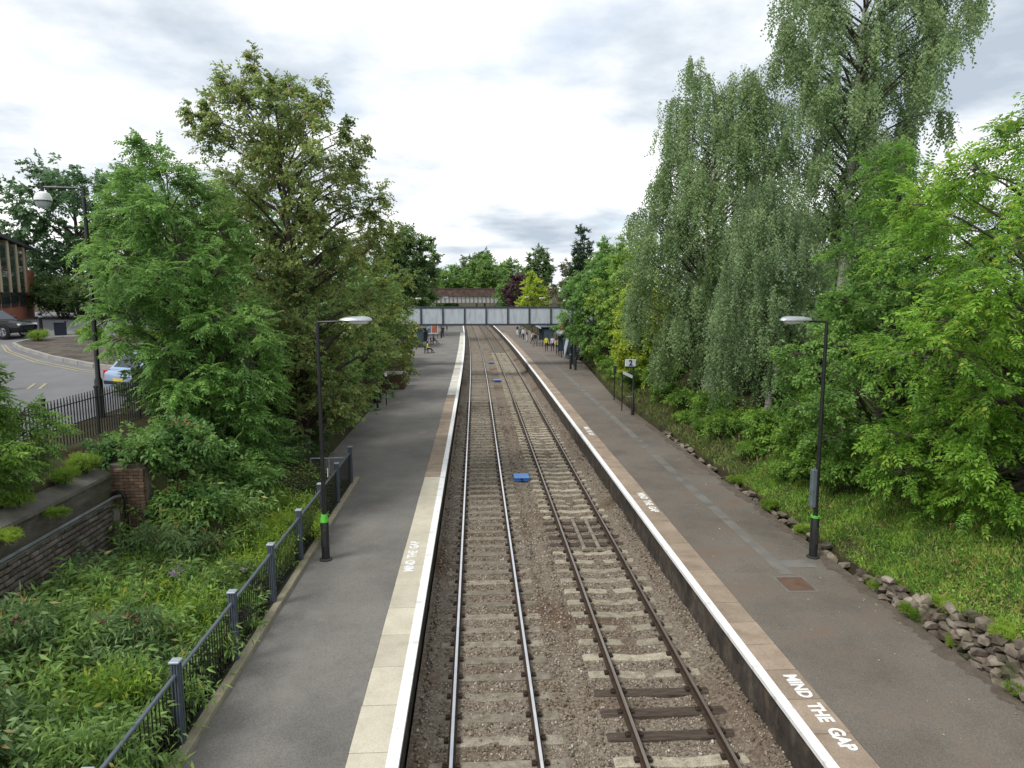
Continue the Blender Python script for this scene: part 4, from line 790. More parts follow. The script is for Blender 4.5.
def person(x, y, z, rz, pose, top, bottom, label, hair=M_hair, sc=1.0):
    me, hd, cr = person_mesh(pose, top, bottom); t = thing('person', label, 'person', (x, y, z), rz, None, sc)
    link('body', me, t)
    m = MB(); q = []
    c = hd + Vector((0, 0.018, 0.035))
    for i in range(6):
        a = math.pi / 2 * i / 5 * 1.25
        for j in range(10):
            b = 2 * math.pi * j / 10; q.append(c + Vector((0.10 * math.sin(a) * math.cos(b), 0.112 * math.sin(a) * math.sin(b) + 0.012, 0.118 * math.cos(a) + (0.02 if math.sin(b) < -0.3 else -0.01) * i / 5)))
    m.add(q, [(i * 10 + j, i * 10 + (j + 1) % 10, i * 10 + 10 + (j + 1) % 10, i * 10 + 10 + j) for i in range(5) for j in range(10)] + [tuple(range(10))]).build('hair', hair, t, smooth=True)
    f = MB(); f.add([hd + Vector(p) for p in ((-0.014, -0.085, -0.03), (0.014, -0.085, -0.03), (0, -0.118, -0.025), (0, -0.09, 0.02))], [(0, 1, 2), (0, 2, 3), (1, 3, 2)]).build('nose', M_skin, t)
    for s in (-1, 1): MB().lathe([(0.004, -0.006), (0.011, 0.0), (0.004, 0.006)], 6, hd + Vector((s * 0.033, -0.086, 0.022)), Matrix.Rotation(math.pi / 2, 3, 'X')).build('eye', BLK, t)
    return t
person(-5.45, 79.15, PZ, math.pi / 2, 'sit', YEL, BLK, 'person in a yellow top and dark trousers sitting with one leg stretched out')
person(-5.6, 93.2, PZ, math.pi / 2 - 0.3, 'sit', NAVY, GRY, 'person in a navy top sitting forward on a bench below the poster board')
person(-5.05, 108.2, PZ, 0.4, 'stand', BLK, BLK, 'person in black standing beside the poster board')
person(-4.6 + 0.0, 113.0, PZ, math.pi / 2, 'stand', NAVY, LIL, 'person in navy top and lilac trousers standing near the left platform edge')
person(-6.9, 98.0, PZ, 1.0, 'stand', NAVY, BLK, 'person in dark blue standing by the dark shelter')
person(8.4, 81.2, PZ, 0.2, 'stand', YEL, NAVY, 'person in a yellow high-visibility vest and navy trousers on the right platform')
person(9.1, 81.0, PZ, -0.2, 'walk', LIL, NAVY, 'person in a pale lilac shirt beside the one in a yellow vest')
person(9.35, 78.4, PZ, 0.1, 'stand', YEL, BLK, 'person in yellow vest and black trousers half hidden by the glass shelter', sc=0.97)
for i, (x, y, tp, bt, lab) in enumerate([(7.95, 93, WHT, BLK, 'person in a white shirt waiting by the flat-roofed shelter'), (7.6, 97.5, GRY, WHT, 'person in a grey top and white trousers further along the right platform'), (7.4, 101, WHT, NAVY, 'person in a white top and navy trousers by the far bench'), (7.3, 105, TEAL, BLK, 'person in teal standing among those waiting far along the right platform'), (7.9, 88.5, BLK, GRY, 'person in black with grey trousers near the glass shelter end'), (7.2, 110, BLK, WHT, 'person in black top and white trousers farthest along the right platform')]):
    person(x + off(y), y, PZ, 1.4 - i * 0.5, 'stand' if i % 2 else 'walk', tp, bt, lab, sc=0.94 + 0.02 * i)

# ------------------------------------------------------------ vegetation
def unit(v): return v / np.maximum(np.linalg.norm(v, axis=-1, keepdims=True), 1e-9)
def leaf_t(pos, d, up, l, wd, fold=0.18):
    """one leaf: 4 vertices round a folded midrib"""
    pos, d, up = (np.asarray(q, float) for q in (pos, d, up)); d = d / np.linalg.norm(d); s = np.cross(d, up); s /= max(1e-6, np.linalg.norm(s)); n = np.cross(s, d)
    return [pos, pos + d * l * 0.42 + s * wd / 2 + n * fold * wd, pos + d * l - n * 0.12 * l, pos + d * l * 0.42 - s * wd / 2 + n * fold * wd]
def tmpl_pinnate(rng, pairs=5, L=0.34, ll=0.13, lw=0.05):
    V = []
    for i in range(pairs):
        t = (i + 0.8) / pairs; p = np.array([0, t * L, -0.28 * L * t * t])
        for s in (-1, 1): V += leaf_t(p, (s * 0.9, 0.55, -0.25 + rng.uniform(-0.15, 0.1)), (rng.uniform(-.2, .2), 0, 1), ll * rng.uniform(0.8, 1.1), lw)
    V += leaf_t((0, L, -0.28 * L), (rng.uniform(-.2, .2), 1, -0.4), (0, 0.3, 1), ll * 1.1, lw); return np.array(V)
def tmpl_twig(rng, n=8, L=0.3, ll=0.11, lw=0.085, spread=0.9, droop=-0.25):
    V = []
    for i in range(n):
        t = (i + 0.5) / n; a = i * 2.4 + rng.uniform(-.4, .4); p = np.array([0, t * L, -0.15 * L * t])
        V += leaf_t(p + rng.normal(0, 0.015, 3), (math.cos(a) * spread, 0.6, math.sin(a) * spread * 0.5 + droop), (rng.uniform(-.4, .4), rng.uniform(-.3, .3), 1), ll * rng.uniform(0.7, 1.15), lw * rng.uniform(0.8, 1.1))
    return np.array(V)
def tmpl_hang(rng, n=13, L=0.95, ll=0.09, lw=0.062):
    """a hanging birch twig: y axis runs down the twig"""
    V = []; ph = rng.uniform(0, 6); bx, bz = rng.uniform(-.12, .12, 2)
    for i in range(n):
        t = (i + rng.uniform(0.2, 0.9)) / n; a = i * 2.4 + ph; p = np.array([bx * t * t * L, t * L, bz * t * t * L])
        V += leaf_t(p, (math.cos(a) * 0.8, 0.75, math.sin(a) * 0.8), (math.sin(a), 0.1, -math.cos(a)), ll * rng.uniform(0.7, 1.2), lw)
    return np.array(V)
def tmpl_lance(rng, n=9, L=0.4, ll=0.17, lw=0.042):
    V = []
    for i in range(n):
        t = (i + 0.5) / n; a = i * 1.57 + rng.uniform(-.3, .3); p = np.array([0, t * L, 0])
        V += leaf_t(p, (math.cos(a), 0.55, math.sin(a) * 0.8 - 0.2), (rng.uniform(-.2, .2), -0.4, 1), ll * rng.uniform(0.7, 1.15), lw)
    return np.array(V)
def place(templates, pos, axis, up, sc, rng):
    n = len(pos); which = rng.integers(0, len(templates), n); Y = unit(axis); X = unit(np.cross(Y, up)); Z = np.cross(X, Y); out = []
    for k, T in enumerate(templates):
        i = np.where(which == k)[0]
        if not len(i): continue
        M3 = np.stack([X[i], Y[i], Z[i]], 1) * sc[i][:, None, None]
        out.append((np.einsum('vk,nkj->nvj', T, M3) + pos[i][:, None, :]).reshape(-1, 3))
    V = np.vstack(out); return V, np.arange(len(V)).reshape(-1, 4)
class Plant:
    """limbs, branchlets and leaf sprays, grown lobe by lobe"""
    def __init__(s, seed): s.rng = np.random.default_rng(seed); s.wood = MB(); s.pos = []; s.axis = []; s.sc = []; s.nb = 0
    def limb(s, a, b, r0, r1, sag=0.12, n=4):
        a, b = np.asarray(a, float), np.asarray(b, float); k = np.linalg.norm(b - a); j = s.rng.normal(0, 0.05 * k, 3); pts = []
        for i in range(n + 1):
            t = i / n; pts.append(a + (b - a) * t + j * math.sin(t * math.pi) + np.array([0, 0, sag * k * math.sin(t * math.pi)]))
        s.wood.tube(pts, [r0 + (r1 - r0) * i / n for i in range(n + 1)], 5 if r0 < 0.08 else 8, cap=False); return pts
    def lobe(s, c, r, nbr, per, sc=1.0, out=None, droop=0.0, hang=False, inner=0.25, tw=0.008):
        """c centre, r radii (3), nbr branchlets with 'per' sprays on each"""
        rng = s.rng; c = np.asarray(c, float); r = np.asarray(r, float) * np.ones(3)
        d = unit(rng.normal(0, 1, (nbr, 3)) + (0 if out is None else np.asarray(out) * 0.6)); e = c + d * r * rng.uniform(0.65, 1.08, (nbr, 1)); e[:, 2] -= droop * r[2] * rng.random(nbr)
        for q in e:
            s.wood.tube([c + (q - c) * 0.1, q], [tw * 1.6, tw * 0.5], 3, cap=False)
        t = inner + (1 - inner) * rng.random((nbr, per)) ** 0.7
        p = c + (e - c)[:, None, :] * t[..., None] + rng.normal(0, 0.05, (nbr, per, 3)) * r.mean(); p[..., 2] += 0.06 * r[2] * np.sin(t * math.pi)
        if hang: ax = np.tile([0, 0, -1.0], (nbr, per, 1)) + rng.normal(0, 0.13, (nbr, per, 3)) + d[:, None, :] * [0.12, 0.12, 0]
        else: ax = d[:, None, :] * 0.9 + rng.normal(0, 0.55, (nbr, per, 3)); ax[..., 2] = ax[..., 2] * 0.55 - 0.12
        s.pos.append(p.reshape(-1, 3)); s.axis.append(ax.reshape(-1, 3)); s.sc.append(sc * rng.uniform(0.6, 1.25, nbr * per))
    def finish(s, templates, hang=False):
        pos, ax, sc = np.vstack(s.pos), np.vstack(s.axis), np.concatenate(s.sc)
        up = (np.tile([0., 0., 1.], (len(pos), 1)) if not hang else np.tile([1., 0., 0.], (len(pos), 1))) + s.rng.normal(0, 0.35 if not hang else 1.0, (len(pos), 3))
        return place(templates, pos, ax, up, sc, s.rng)
M_bark = surf('bark_grey', [(0.3, (0.045, 0.038, 0.03)), (0.7, (0.10, 0.088, 0.07))], scale=6, bump=0.8, bscale=14, rough=0.95, stretch=(1, 1, 0.25))
M_birch = surf('bark_birch', [(0.32, (0.05, 0.045, 0.04)), (0.42, (0.42, 0.40, 0.37)), (0.7, (0.55, 0.53, 0.50))], scale=4, bump=0.4, rough=0.85, stretch=(0.6, 0.6, 2.0))
RT = np.random.default_rng(77)
T_PIN = [tmpl_pinnate(RT) for _ in range(4)]; T_PINB = [tmpl_pinnate(RT, 5, 0.31, 0.115, 0.042) for _ in range(5)]
T_MAP = [tmpl_twig(RT, 7, 0.28, 0.13, 0.12) for _ in range(4)]; T_MAPS = [tmpl_twig(RT, 8, 0.24, 0.095, 0.08) for _ in range(4)]
T_BIR = [tmpl_hang(RT) for _ in range(6)]; T_OVA = [tmpl_twig(RT, 8, 0.25, 0.10, 0.06) for _ in range(4)]
T_LAN = [tmpl_lance(RT) for _ in range(5)]; T_FAR = [tmpl_twig(RT, 7, 0.8, 0.42, 0.34) for _ in range(4)]
T_GOLD = [tmpl_lance(RT, 10, 0.3, 0.11, 0.028) for _ in range(4)]
G = leafmat
L_ASH = G('leaf_ash', (0.054, 0.126, 0.026), (0.126, 0.240, 0.054), trans=0.35)
L_ASHB = G('leaf_ash_bright', (0.061, 0.149, 0.015), (0.149, 0.281, 0.031), (0.220, 0.264, 0.033), trans=0.38, c3amt=0.05)
L_MAP = G('leaf_olive', (0.082, 0.128, 0.034), (0.168, 0.228, 0.064), (0.19, 0.14, 0.05), trans=0.3, c3amt=0.045)
L_MID = G('leaf_mid', (0.056, 0.119, 0.028), (0.126, 0.217, 0.050), trans=0.32)
L_BIR = G('leaf_birch', (0.080, 0.136, 0.051), (0.168, 0.240, 0.099), trans=0.3)
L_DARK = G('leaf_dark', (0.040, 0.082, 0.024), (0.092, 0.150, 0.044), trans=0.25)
L_YEL = G('leaf_yellowgreen', (0.112, 0.188, 0.018), (0.250, 0.338, 0.031), (0.375, 0.325, 0.037), trans=0.38, c3amt=0.07)
L_COP = G('leaf_copper', (0.033, 0.018, 0.023), (0.078, 0.039, 0.046), trans=0.2)
L_BUD = G('leaf_buddleia', (0.066, 0.128, 0.030), (0.155, 0.252, 0.066), (0.23, 0.24, 0.05), trans=0.3, c3amt=0.02)
L_GOLD = G('leaf_goldenrod', (0.085, 0.165, 0.018), (0.185, 0.28, 0.035), (0.27, 0.27, 0.035), trans=0.35, c3amt=0.03)
L_CON = G('leaf_conifer', (0.018, 0.042, 0.021), (0.045, 0.078, 0.036), trans=0.1)
def crown_lobes(rng, cx, cy, prof, n, lr, flat=0.85):
    """lobe centres inside an envelope: prof = [(z, radius, dx, dy)...] low to high"""
    zs = [p[0] for p in prof]; out = []
    wt = np.interp(np.linspace(zs[0], zs[-1], 60), zs, [max(p[1], 0.15) for p in prof]); cdf = np.cumsum(wt); cdf /= cdf[-1]
    for i in range(n):
        z = np.interp((i + rng.random()) / n, cdf, np.linspace(zs[0], zs[-1], 60)); R_ = np.interp(z, zs, [p[1] for p in prof]); dx = np.interp(z, zs, [p[2] for p in prof]); dy = np.interp(z, zs, [p[3] for p in prof])
        a = i * 2.399 + rng.uniform(-0.5, 0.5); rr_ = max(0, R_ - lr * 0.55) * (rng.random() ** 0.5); r = lr * rng.uniform(0.7, 1.25) * min(1, 0.45 + R_ / (lr * 2.2))
        out.append((np.array([cx + dx + math.cos(a) * rr_, cy + dy + math.sin(a) * rr_, z]), np.array([r, r, r * flat])))
    return out
def grow(name, label, base, prof, n, lr, nbr, per, templates, leaf, bark=None, r0=0.2, sc=1.0, seed=1, droop=0.15, flat=0.85, hang=False, group=None, extra=(), trunk_to=0.8, inner=0.25, cat='tree'):
    P = Plant(seed); rng = P.rng; bx, by, bz = base; zt = prof[0][0] + (prof[-1][0] - prof[0][0]) * trunk_to
    fx = lambda z: bx + np.interp(z, [bz, prof[0][0], prof[-1][0]], [0, prof[0][2] * 0.5, prof[-1][2] * 0.9]); fy = lambda z: by + np.interp(z, [bz, prof[-1][0]], [0, prof[-1][3] * 0.9])
    pts = [np.array([fx(z) + rng.normal(0, 0.06), fy(z) + rng.normal(0, 0.06), z]) for z in np.linspace(bz - 0.15, zt, 9)]
    trunk = MB(); trunk.tube(pts, [r0 * (1.25 if i == 0 else 1 - 0.85 * i / 8) for i in range(9)], 10, cap=False)
    LB_ = crown_lobes(rng, bx, by, prof, n, lr, flat) + [(np.array(c, float), np.array(r, float)) for c, r in extra]
    for c, r in LB_:
        rad = math.hypot(c[0] - fx(c[2]), c[1] - fy(c[2])); z_att = max(bz + 0.6, min(zt - 0.1, c[2] - 0.55 * rad - 0.4)); a = np.array([fx(z_att), fy(z_att), z_att]); tt = (z_att - bz) / max(0.1, zt - bz)
        P.limb(a, c, max(0.02, r0 * 0.42 * (1 - 0.7 * tt)), 0.014, sag=0.1)
        out = unit(np.array([c[0] - bx, c[1] - by, 0.35]))
        P.lobe(c, r, nbr, per, sc, out, droop, hang, inner)
    V, F = P.finish(templates, hang); V -= np.array(base)
    t = thing(name, label, cat, base, 0, group); b_ = bark or M_bark
    tr = trunk.build('trunk', b_, t, (-bx, -by, -bz), smooth=True); 
    P.wood.build('branches', M_bark if hang is False else M_bark, t, (-bx, -by, -bz))
    link('crown', np_mesh('crown', V, F, leaf), t); return t
# ---- left side trees
grow('ash_tree', 'light green feathery tree between the iron railings and the platform fence', (-8.7, 21.2, 2.6), [(2.7, 1.3, 1.8, -1.6), (3.8, 1.9, 1.5, -1.2), (5.5, 2.0, 1.2, -0.6), (7.1, 2.8, 0.0, -0.2), (8.6, 2.7, -0.4, 0), (10.2, 2.0, -0.5, 0), (12.0, 0.5, -0.6, 0)], 84, 0.80, 14, 7, T_PIN + T_OVA[:1], L_ASH, r0=0.2, seed=21, droop=0.3)
grow('maple_tree', 'tall olive-brown tree with ragged spiky top behind the platform fence', (-6.7, 26.2, 1.4), [(3.2, 2.4, 0.3, -0.6), (5.0, 3.6, 0.2, -0.3), (8.5, 3.8, 0.1, 0), (11.2, 3.4, 0.1, 0), (13.6, 2.7, -0.2, 0), (14.9, 1.6, -0.4, 0)], 128, 0.98, 14, 6, T_MAPS, L_MAP, r0=0.3, seed=33, sc=1.2, inner=0.05,
     extra=[((-7.7, 26, 15.6), (0.22, 0.22, 1.0)), ((-9.9, 26, 14.0), (0.3, 0.3, 0.9)), ((-6.6, 26.3, 15.0), (0.35, 0.35, 0.8)), ((-5.4, 26, 14.5), (0.3, 0.3, 0.9)), ((-4.3, 26, 13.1), (0.6, 0.5, 0.6)), ((-3.5, 26, 11.2), (0.6, 0.6, 0.5)), ((-8.7, 26, 15.0), (0.25, 0.25, 1.0)), ((-9.3, 26, 13.2), (0.7, .6, .9)), ((-9.9, 26, 11.6), (0.7, .6, .8)), ((-3.2, 26, 9.8), (0.7, .6, .6)), ((-8.2, 26.5, 14.8), (0.2, 0.2, 0.9)), ((-6.0, 26.2, 14.6), (0.22, 0.22, 0.9)), ((-4.8, 26.4, 13.6), (0.25, 0.25, 0.8)), ((-9.4, 26.2, 14.2), (0.22, 0.22, 0.9)), ((-7.2, 26.6, 15.0), (0.2, 0.2, 0.8))])
grow('maple_tree', 'bushy mid-green tree overhanging the left platform beside the olive-brown tree', (-7.6, 34, 1.6), [(2.8, 2.6, 0.9, -0.5), (5, 3.0, 0.6, 0), (8, 2.7, 0.4, 0), (10.6, 1.4, 0, 0)], 46, 1.0, 13, 6, T_MAPS, L_MID, r0=0.22, seed=41, sc=1.25, droop=0.3)
grow('maple_tree', 'yellowish-green tree leaning over the brick planter on the left platform', (-7.4, 44, 1.6), [(3.0, 2.4, 1.2, 0), (5.5, 3.0, 1.0, 0), (8.5, 2.7, 0.6, 0), (11.6, 1.2, 0.2, 0)], 40, 1.1, 13, 6, T_MAPS, G('leaf_olive_green', (0.063, 0.112, 0.025), (0.161, 0.217, 0.048), (0.266, 0.238, 0.042), trans=0.3, c3amt=0.06), r0=0.22, seed=42, sc=1.5, droop=0.3)
grow('broadleaf_tree', 'green tree on the left platform just before the footbridge', (-8.6, 57, 2.0), [(3.5, 2.6, 0.3, 0), (6, 3.0, 0.3, 0), (9.5, 1.8, 0, 0)], 30, 1.2, 11, 5, T_MAPS, L_MID, r0=0.22, seed=43, sc=2.0)
grow('oak_tree', 'dark rounded tree beyond the footbridge on the left', (-11.0, 112, 3.5), [(6, 4.2, 0, 0), (10, 6.2, 0, 0), (14, 5.4, 0.3, 0), (17.2, 2.4, 0, 0)], 46, 1.7, 11, 5, T_FAR, L_DARK, r0=0.45, seed=44, sc=1.15)
grow('oak_tree', 'dark spreading tree behind the red brick building', (-35, 64, 5.6), [(8, 5, 0, 0), (12, 6.5, 0, 0), (16, 5.5, 0, 0), (18.5, 2.5, 0, 0)], 44, 1.6, 12, 5, T_FAR, G('leaf_dark_blue', (0.039, 0.087, 0.036), (0.091, 0.161, 0.070), trans=0.25), r0=0.4, seed=45, sc=0.85)
grow('oak_tree', 'dark green tree standing past the planted island', (-26, 60, 5.6), [(6.5, 3.5, 0, 0), (9, 5.2, 0, 0), (12.5, 4.4, 0, 0), (15, 2, 0, 0)], 38, 1.5, 12, 5, T_FAR, L_DARK, r0=0.35, seed=46, sc=0.8)
grow('oak_tree', 'green tree filling the gap behind the light feathery tree', (-17, 50, 5.4), [(7, 3.2, 0, 0), (9.5, 4.6, 0, 0), (12.5, 3.6, 0, 0), (14.5, 1.5, 0, 0)], 36, 1.5, 12, 5, T_FAR, L_MID, r0=0.3, seed=47, sc=0.7)
grow('ash_sapling', 'feathery bright green bush growing on top of the brick retaining wall', (-9.35, 13.1, 3.8), [(4.2, 0.8, 0.2, 0), (5.0, 1.35, 0.1, 0), (5.9, 1.0, 0, 0), (6.55, 0.35, 0, 0)], 20, 0.55, 13, 6, T_PIN, G('leaf_ash_fresh', (0.06, 0.13, 0.02), (0.13, 0.235, 0.04), trans=0.38), r0=0.05, seed=48, sc=0.8, droop=0.4, cat='bush')
# ---- right side trees
WB = dict(templates=T_BIR, leaf=L_BIR, bark=M_birch, hang=True, droop=0.35)
grow('silver_birch', 'tallest weeping silver birch with pale trunk rising above everything on the right', (16.4, 30.5, 3.9), [(10, 2.0, 0.2, 0), (12.5, 2.6, 0.4, 0), (15, 3.4, 0.5, 0), (18, 4.4, 0.6, 0), (21.5, 4.2, 0.7, 0), (25, 1.4, 0.5, 0)], 110, 0.98, 11, 7, r0=0.26, seed=51, sc=1.3, trunk_to=0.9, **WB)
grow('silver_birch', 'weeping birch with rounded double top leaning over the right platform', (12.3, 35.5, 2.4), [(4.5, 3.0, -0.6, 0), (7.5, 4.2, -0.6, 0), (11, 4.3, -0.4, 0), (14.5, 3.9, 0.1, 0), (17.0, 3.3, 0.3, 0), (18.4, 2.0, -0.3, 0)], 124, 1.08, 11, 7, r0=0.25, seed=52, sc=1.35, trunk_to=0.9, extra=[((13.9, 35.5, 18.2), (0.9, 0.8, 1.0)), ((15.0, 35, 16.8), (1.0, 1, 1.2)), ((10.9, 35.5, 19.0), (0.7, 0.7, 0.9))], **WB)
grow('weeping_birch', 'low mounded weeping birch in front of the taller birches', (12.3, 28.2, 2.6), [(4.2, 2.3, 0, 0), (7.0, 2.9, 0, 0), (9.8, 2.5, 0, 0), (12.2, 0.9, -0.2, 0)], 76, 0.95, 11, 7, T_BIR, G('leaf_birch_grey', (0.083, 0.135, 0.057), (0.165, 0.240, 0.108), trans=0.3), M_birch, r0=0.16, seed=53, sc=1.05, hang=True, droop=0.35)
grow('ash_tree', 'big bright yellow-green feathery tree with lowest boughs over the grass bank', (13.4, 14.8, 2.7), [(2.5, 2.4, -0.8, 0.5), (4.0, 3.6, -0.6, 0.3), (6.5, 4.3, -0.3, 0), (9.4, 3.9, -0.2, 0), (11.4, 2.5, 0, 0), (12.3, 0.9, 0.2, 0)], 106, 1.0, 15, 7, T_PINB + T_OVA, L_ASHB, r0=0.24, seed=54, droop=0.35, sc=1.14)
grow('ash_tree', 'fresh green tree between the birches and the yellow-green tree', (14.6, 23.2, 3.4), [(4.5, 2.2, 0, 0), (7, 2.7, -0.2, 0), (10, 2.2, -0.3, 0), (12.6, 0.7, -0.4, 0)], 46, 1.05, 13, 7, T_PINB + T_OVA, G('leaf_ash_mid', (0.045, 0.12, 0.016), (0.105, 0.215, 0.03), trans=0.36), r0=0.2, seed=55, sc=1.1)
grow('maple_tree', 'layered light green tree spreading behind the right lamp post', (12.6, 20.3, 2.9), [(2.8, 1.6, -0.5, 0), (4.2, 2.5, -0.7, 0), (6.2, 2.7, -0.6, 0), (8.2, 1.8, 0, 0), (9.4, 0.7, 0, 0)], 44, 0.85, 14, 6, T_OVA, G('leaf_layer', (0.057, 0.132, 0.025), (0.127, 0.230, 0.048), trans=0.35), r0=0.15, seed=56, sc=1.25, flat=0.45, droop=0.2)
grow('ash_tree', 'bright green tree further up the bank at the right edge', (17.4, 21.0, 4.2), [(4.5, 3.0, 0, 0), (7, 3.6, 0, 0), (10.0, 3.0, 0, 0), (12.4, 0.9, 0, 0)], 50, 1.2, 13, 6, T_PINB + T_OVA, L_ASHB, r0=0.22, seed=57, sc=1.25)
grow('broadleaf_tree', 'leafy green tree in the background behind the big birches', (20.5, 36, 4.4), [(5.5, 3.5, 0, 0), (8, 4.6, 0, 0), (11.5, 3.0, 0, 0), (13, 1, 0, 0)], 40, 1.5, 12, 5, T_MAPS, L_MID, r0=0.25, seed=58, sc=2.0)
grow('broadleaf_tree', 'yellow-green leafy tree arching over the platform number sign', (11.2, 43.5, 2.2), [(2.6, 1.6, -0.4, 0), (4.5, 2.2, -0.6, 0), (6.8, 2.0, -0.5, 0), (8.6, 0.8, -0.3, 0)], 44, 0.95, 13, 6, T_MAPS, L_YEL, r0=0.16, seed=59, sc=1.5)
grow('broadleaf_tree', 'light green tree along the right platform before the glass shelter', (12.6, 56, 2.8), [(3.2, 2.4, -0.6, 0), (6.0, 3.2, -0.6, 0), (9.0, 2.4, -0.4, 0), (11.6, 0.8, 0, 0)], 42, 1.1, 12, 5, T_MAPS, G('leaf_light', (0.085, 0.163, 0.026), (0.182, 0.286, 0.058), (0.286, 0.286, 0.039), trans=0.35, c3amt=0.04), r0=0.2, seed=60, sc=1.9)
grow('broadleaf_tree', 'mid-green tree hiding the right end of the footbridge', (11.6, 60.0, 2.6), [(3.4, 1.8, -1.0, 0), (5.5, 3.2, -1.5, 0), (8.5, 2.8, -0.8, 0), (11.5, 0.9, 0, 0)], 44, 1.15, 12, 5, T_MAPS, L_ASH, r0=0.2, seed=61, sc=2.0)
# ---- far trees
FT = [('conifer', 'tall dark conifer beyond the right platform', (17.5, 112, 4), [(5, 3.6, 0, 0), (9, 3.0, 0, 0), (14, 1.6, 0, 0), (18, 0.3, 0, 0)], L_CON, 62, 34, 1.3, 0.95), ('broadleaf_tree', 'light green tree beneath the dark conifer', (19, 100, 4), [(5, 3.6, 0, 0), (8, 4.6, 0, 0), (12, 3.6, 0, 0), (14.8, 1.2, 0, 0)], L_ASH, 63, 34, 1.6, 0.8),
      ('copper_beech', 'dark purple copper-leaved tree beside the distant road bridge', (10.6, 172, 3), [(4, 3.4, 0, 0), (7, 4.2, 0, 0), (10, 2.6, 0, 0), (12.5, 0.8, 0, 0)], L_COP, 64, 26, 1.7, 1.0), ('broadleaf_tree', 'bright yellow-green tree in front of the copper-leaved tree', (10.9, 132, 3), [(3.5, 2.6, 0, 0), (6, 3.4, 0, 0), (9, 2.2, 0, 0), (11, 0.7, 0, 0)], L_YEL, 65, 26, 1.4, 0.8),
      ('broadleaf_tree', 'small green tree at the right end of the road bridge', (8.6, 178, 2), [(4, 2.6, 0, 0), (7, 3.6, 0, 0), (10, 2.2, 0, 0), (11.5, 0.8, 0, 0)], L_MID, 66, 24, 1.6, 1.0), ('broadleaf_tree', 'wide mid-green tree above the middle of the road bridge', (3, 215, 3), [(7, 6, 0, 0), (11, 8.5, 0, 0), (15, 6.5, 0, 0), (18, 2, 0, 0)], L_MID, 67, 46, 2.4, 1.5),
      ('broadleaf_tree', 'dark layered tree behind the left part of the road bridge', (0.5, 250, 3), [(10, 6, 0, 0), (15, 8, 0, 0), (19, 5.5, 1, 0), (22, 2.5, 2, 0)], L_DARK, 68, 40, 2.4, 1.7), ('broadleaf_tree', 'dark tree with spiky top behind the road bridge and yellow-green tree', (20.5, 222, 3), [(6, 5, 0, 0), (12, 6.5, 0, 0), (17, 5, 0, 0), (21, 2.5, 0, 0)], L_DARK, 69, 42, 2.2, 1.5),
      ('broadleaf_tree', 'low green tree at the left end of the road bridge', (-9.0, 215, 3), [(4, 4, 0, 0), (8, 5.5, 0, 0), (12, 4.2, 0, 0), (14, 1.5, 0, 0)], L_MID, 70, 32, 2.0, 1.4), ('broadleaf_tree', 'green tree between the conifer and the copper-leaved tree', (24, 160, 4), [(5, 5, 0, 0), (9, 6, 0, 0), (13, 4.5, 0, 0), (15.5, 1.5, 0, 0)], G('leaf_plum', (0.065, 0.065, 0.031), (0.117, 0.130, 0.065), trans=0.25), 71, 34, 2.0, 1.2),
      ('broadleaf_tree', 'broad pale green tree closing the view behind the dark spiky tree', (13, 262, 3), [(7, 6, 0, 0), (12, 8.5, 0, 0), (16, 6.5, 0, 0), (19, 2, 0, 0)], L_MID, 74, 30, 2.6, 1.8), ('broadleaf_tree', 'broad soft green tree closing the view behind the left bridge end', (-9, 262, 3), [(7, 6, 0, 0), (11, 8.5, 0, 0), (14, 6.0, 0, 0), (17, 2, 0, 0)], L_ASH, 75, 30, 2.6, 1.8),
      ('broadleaf_tree', 'round green tree at the foot of the far left platform', (-12.5, 140, 3), [(4, 3.6, 0, 0), (7, 5, 0, 0), (10, 3.6, 0, 0), (12, 1.2, 0, 0)], L_ASH, 72, 28, 1.9, 1.1), ('broadleaf_tree', 'dense green tree on the right behind the light platform trees', (17.5, 78, 4), [(4.5, 4.2, 0, 0), (8, 5.2, 0, 0), (11.5, 3.8, 0, 0), (13.5, 1.2, 0, 0)], L_MID, 73, 36, 1.8, 0.8)]
for nm, lab, base, prof, leaf, sd_, n_, lr_, sc_ in FT: grow(nm, lab, base, prof, n_, lr_, 10, 5, T_FAR, leaf, r0=0.3, seed=sd_, sc=sc_ * 0.9)

# ---- shrubs: one of each kind built, then copied
def shrub(name, label, cat, group, seed, lobes, nbr, per, templates, leaf, sc=1.0, flowers=None, loc=(0, 0, 0)):
    P = Plant(seed); rng = P.rng; t = thing(name, label, cat, loc, 0, group)
    for c, r in lobes:
        P.limb((c[0] * 0.25, c[1] * 0.25, -0.1), c, 0.02, 0.008, 0.05, 3); P.lobe(c, r, nbr, per, sc, (0, 0, 0.8), 0.1, False, 0.15, 0.006)
    V, F = P.finish(templates); P.wood.build('stems', M_bark, t); link('foliage', np_mesh('foliage', V, F, leaf), t)
    if flowers:
        mt, k = flowers; e = np.vstack(P.pos); e = e[np.argsort(-e[:, 2])][: max(4 * k, 8)]
        for q in e[rng.choice(len(e), k, replace=False)]:
            a = rng.uniform(0, 6.28); d = np.array([math.cos(a) * 0.5, math.sin(a) * 0.5, 0.6]) * 0.22; MB().tube([q, q + d * 0.25, q + d * 0.7, q + d], [0.012, 0.03, 0.024, 0.006], 6).build('flower_spike', mt, t)
    return t
def rlobes(seed, n, R_, h, r):
    g = np.random.default_rng(seed); out = []
    for i in range(n):
        a = i * 2.4 + g.uniform(-.3, .3); q = R_ * math.sqrt((i + 0.4) / n); out.append(((q * math.cos(a), q * math.sin(a), h * g.uniform(0.45, 1.0) * (1 - 0.25 * q / R_)), (r * g.uniform(0.8, 1.2),) * 2 + (r * g.uniform(0.7, 1.0),)))
    return out
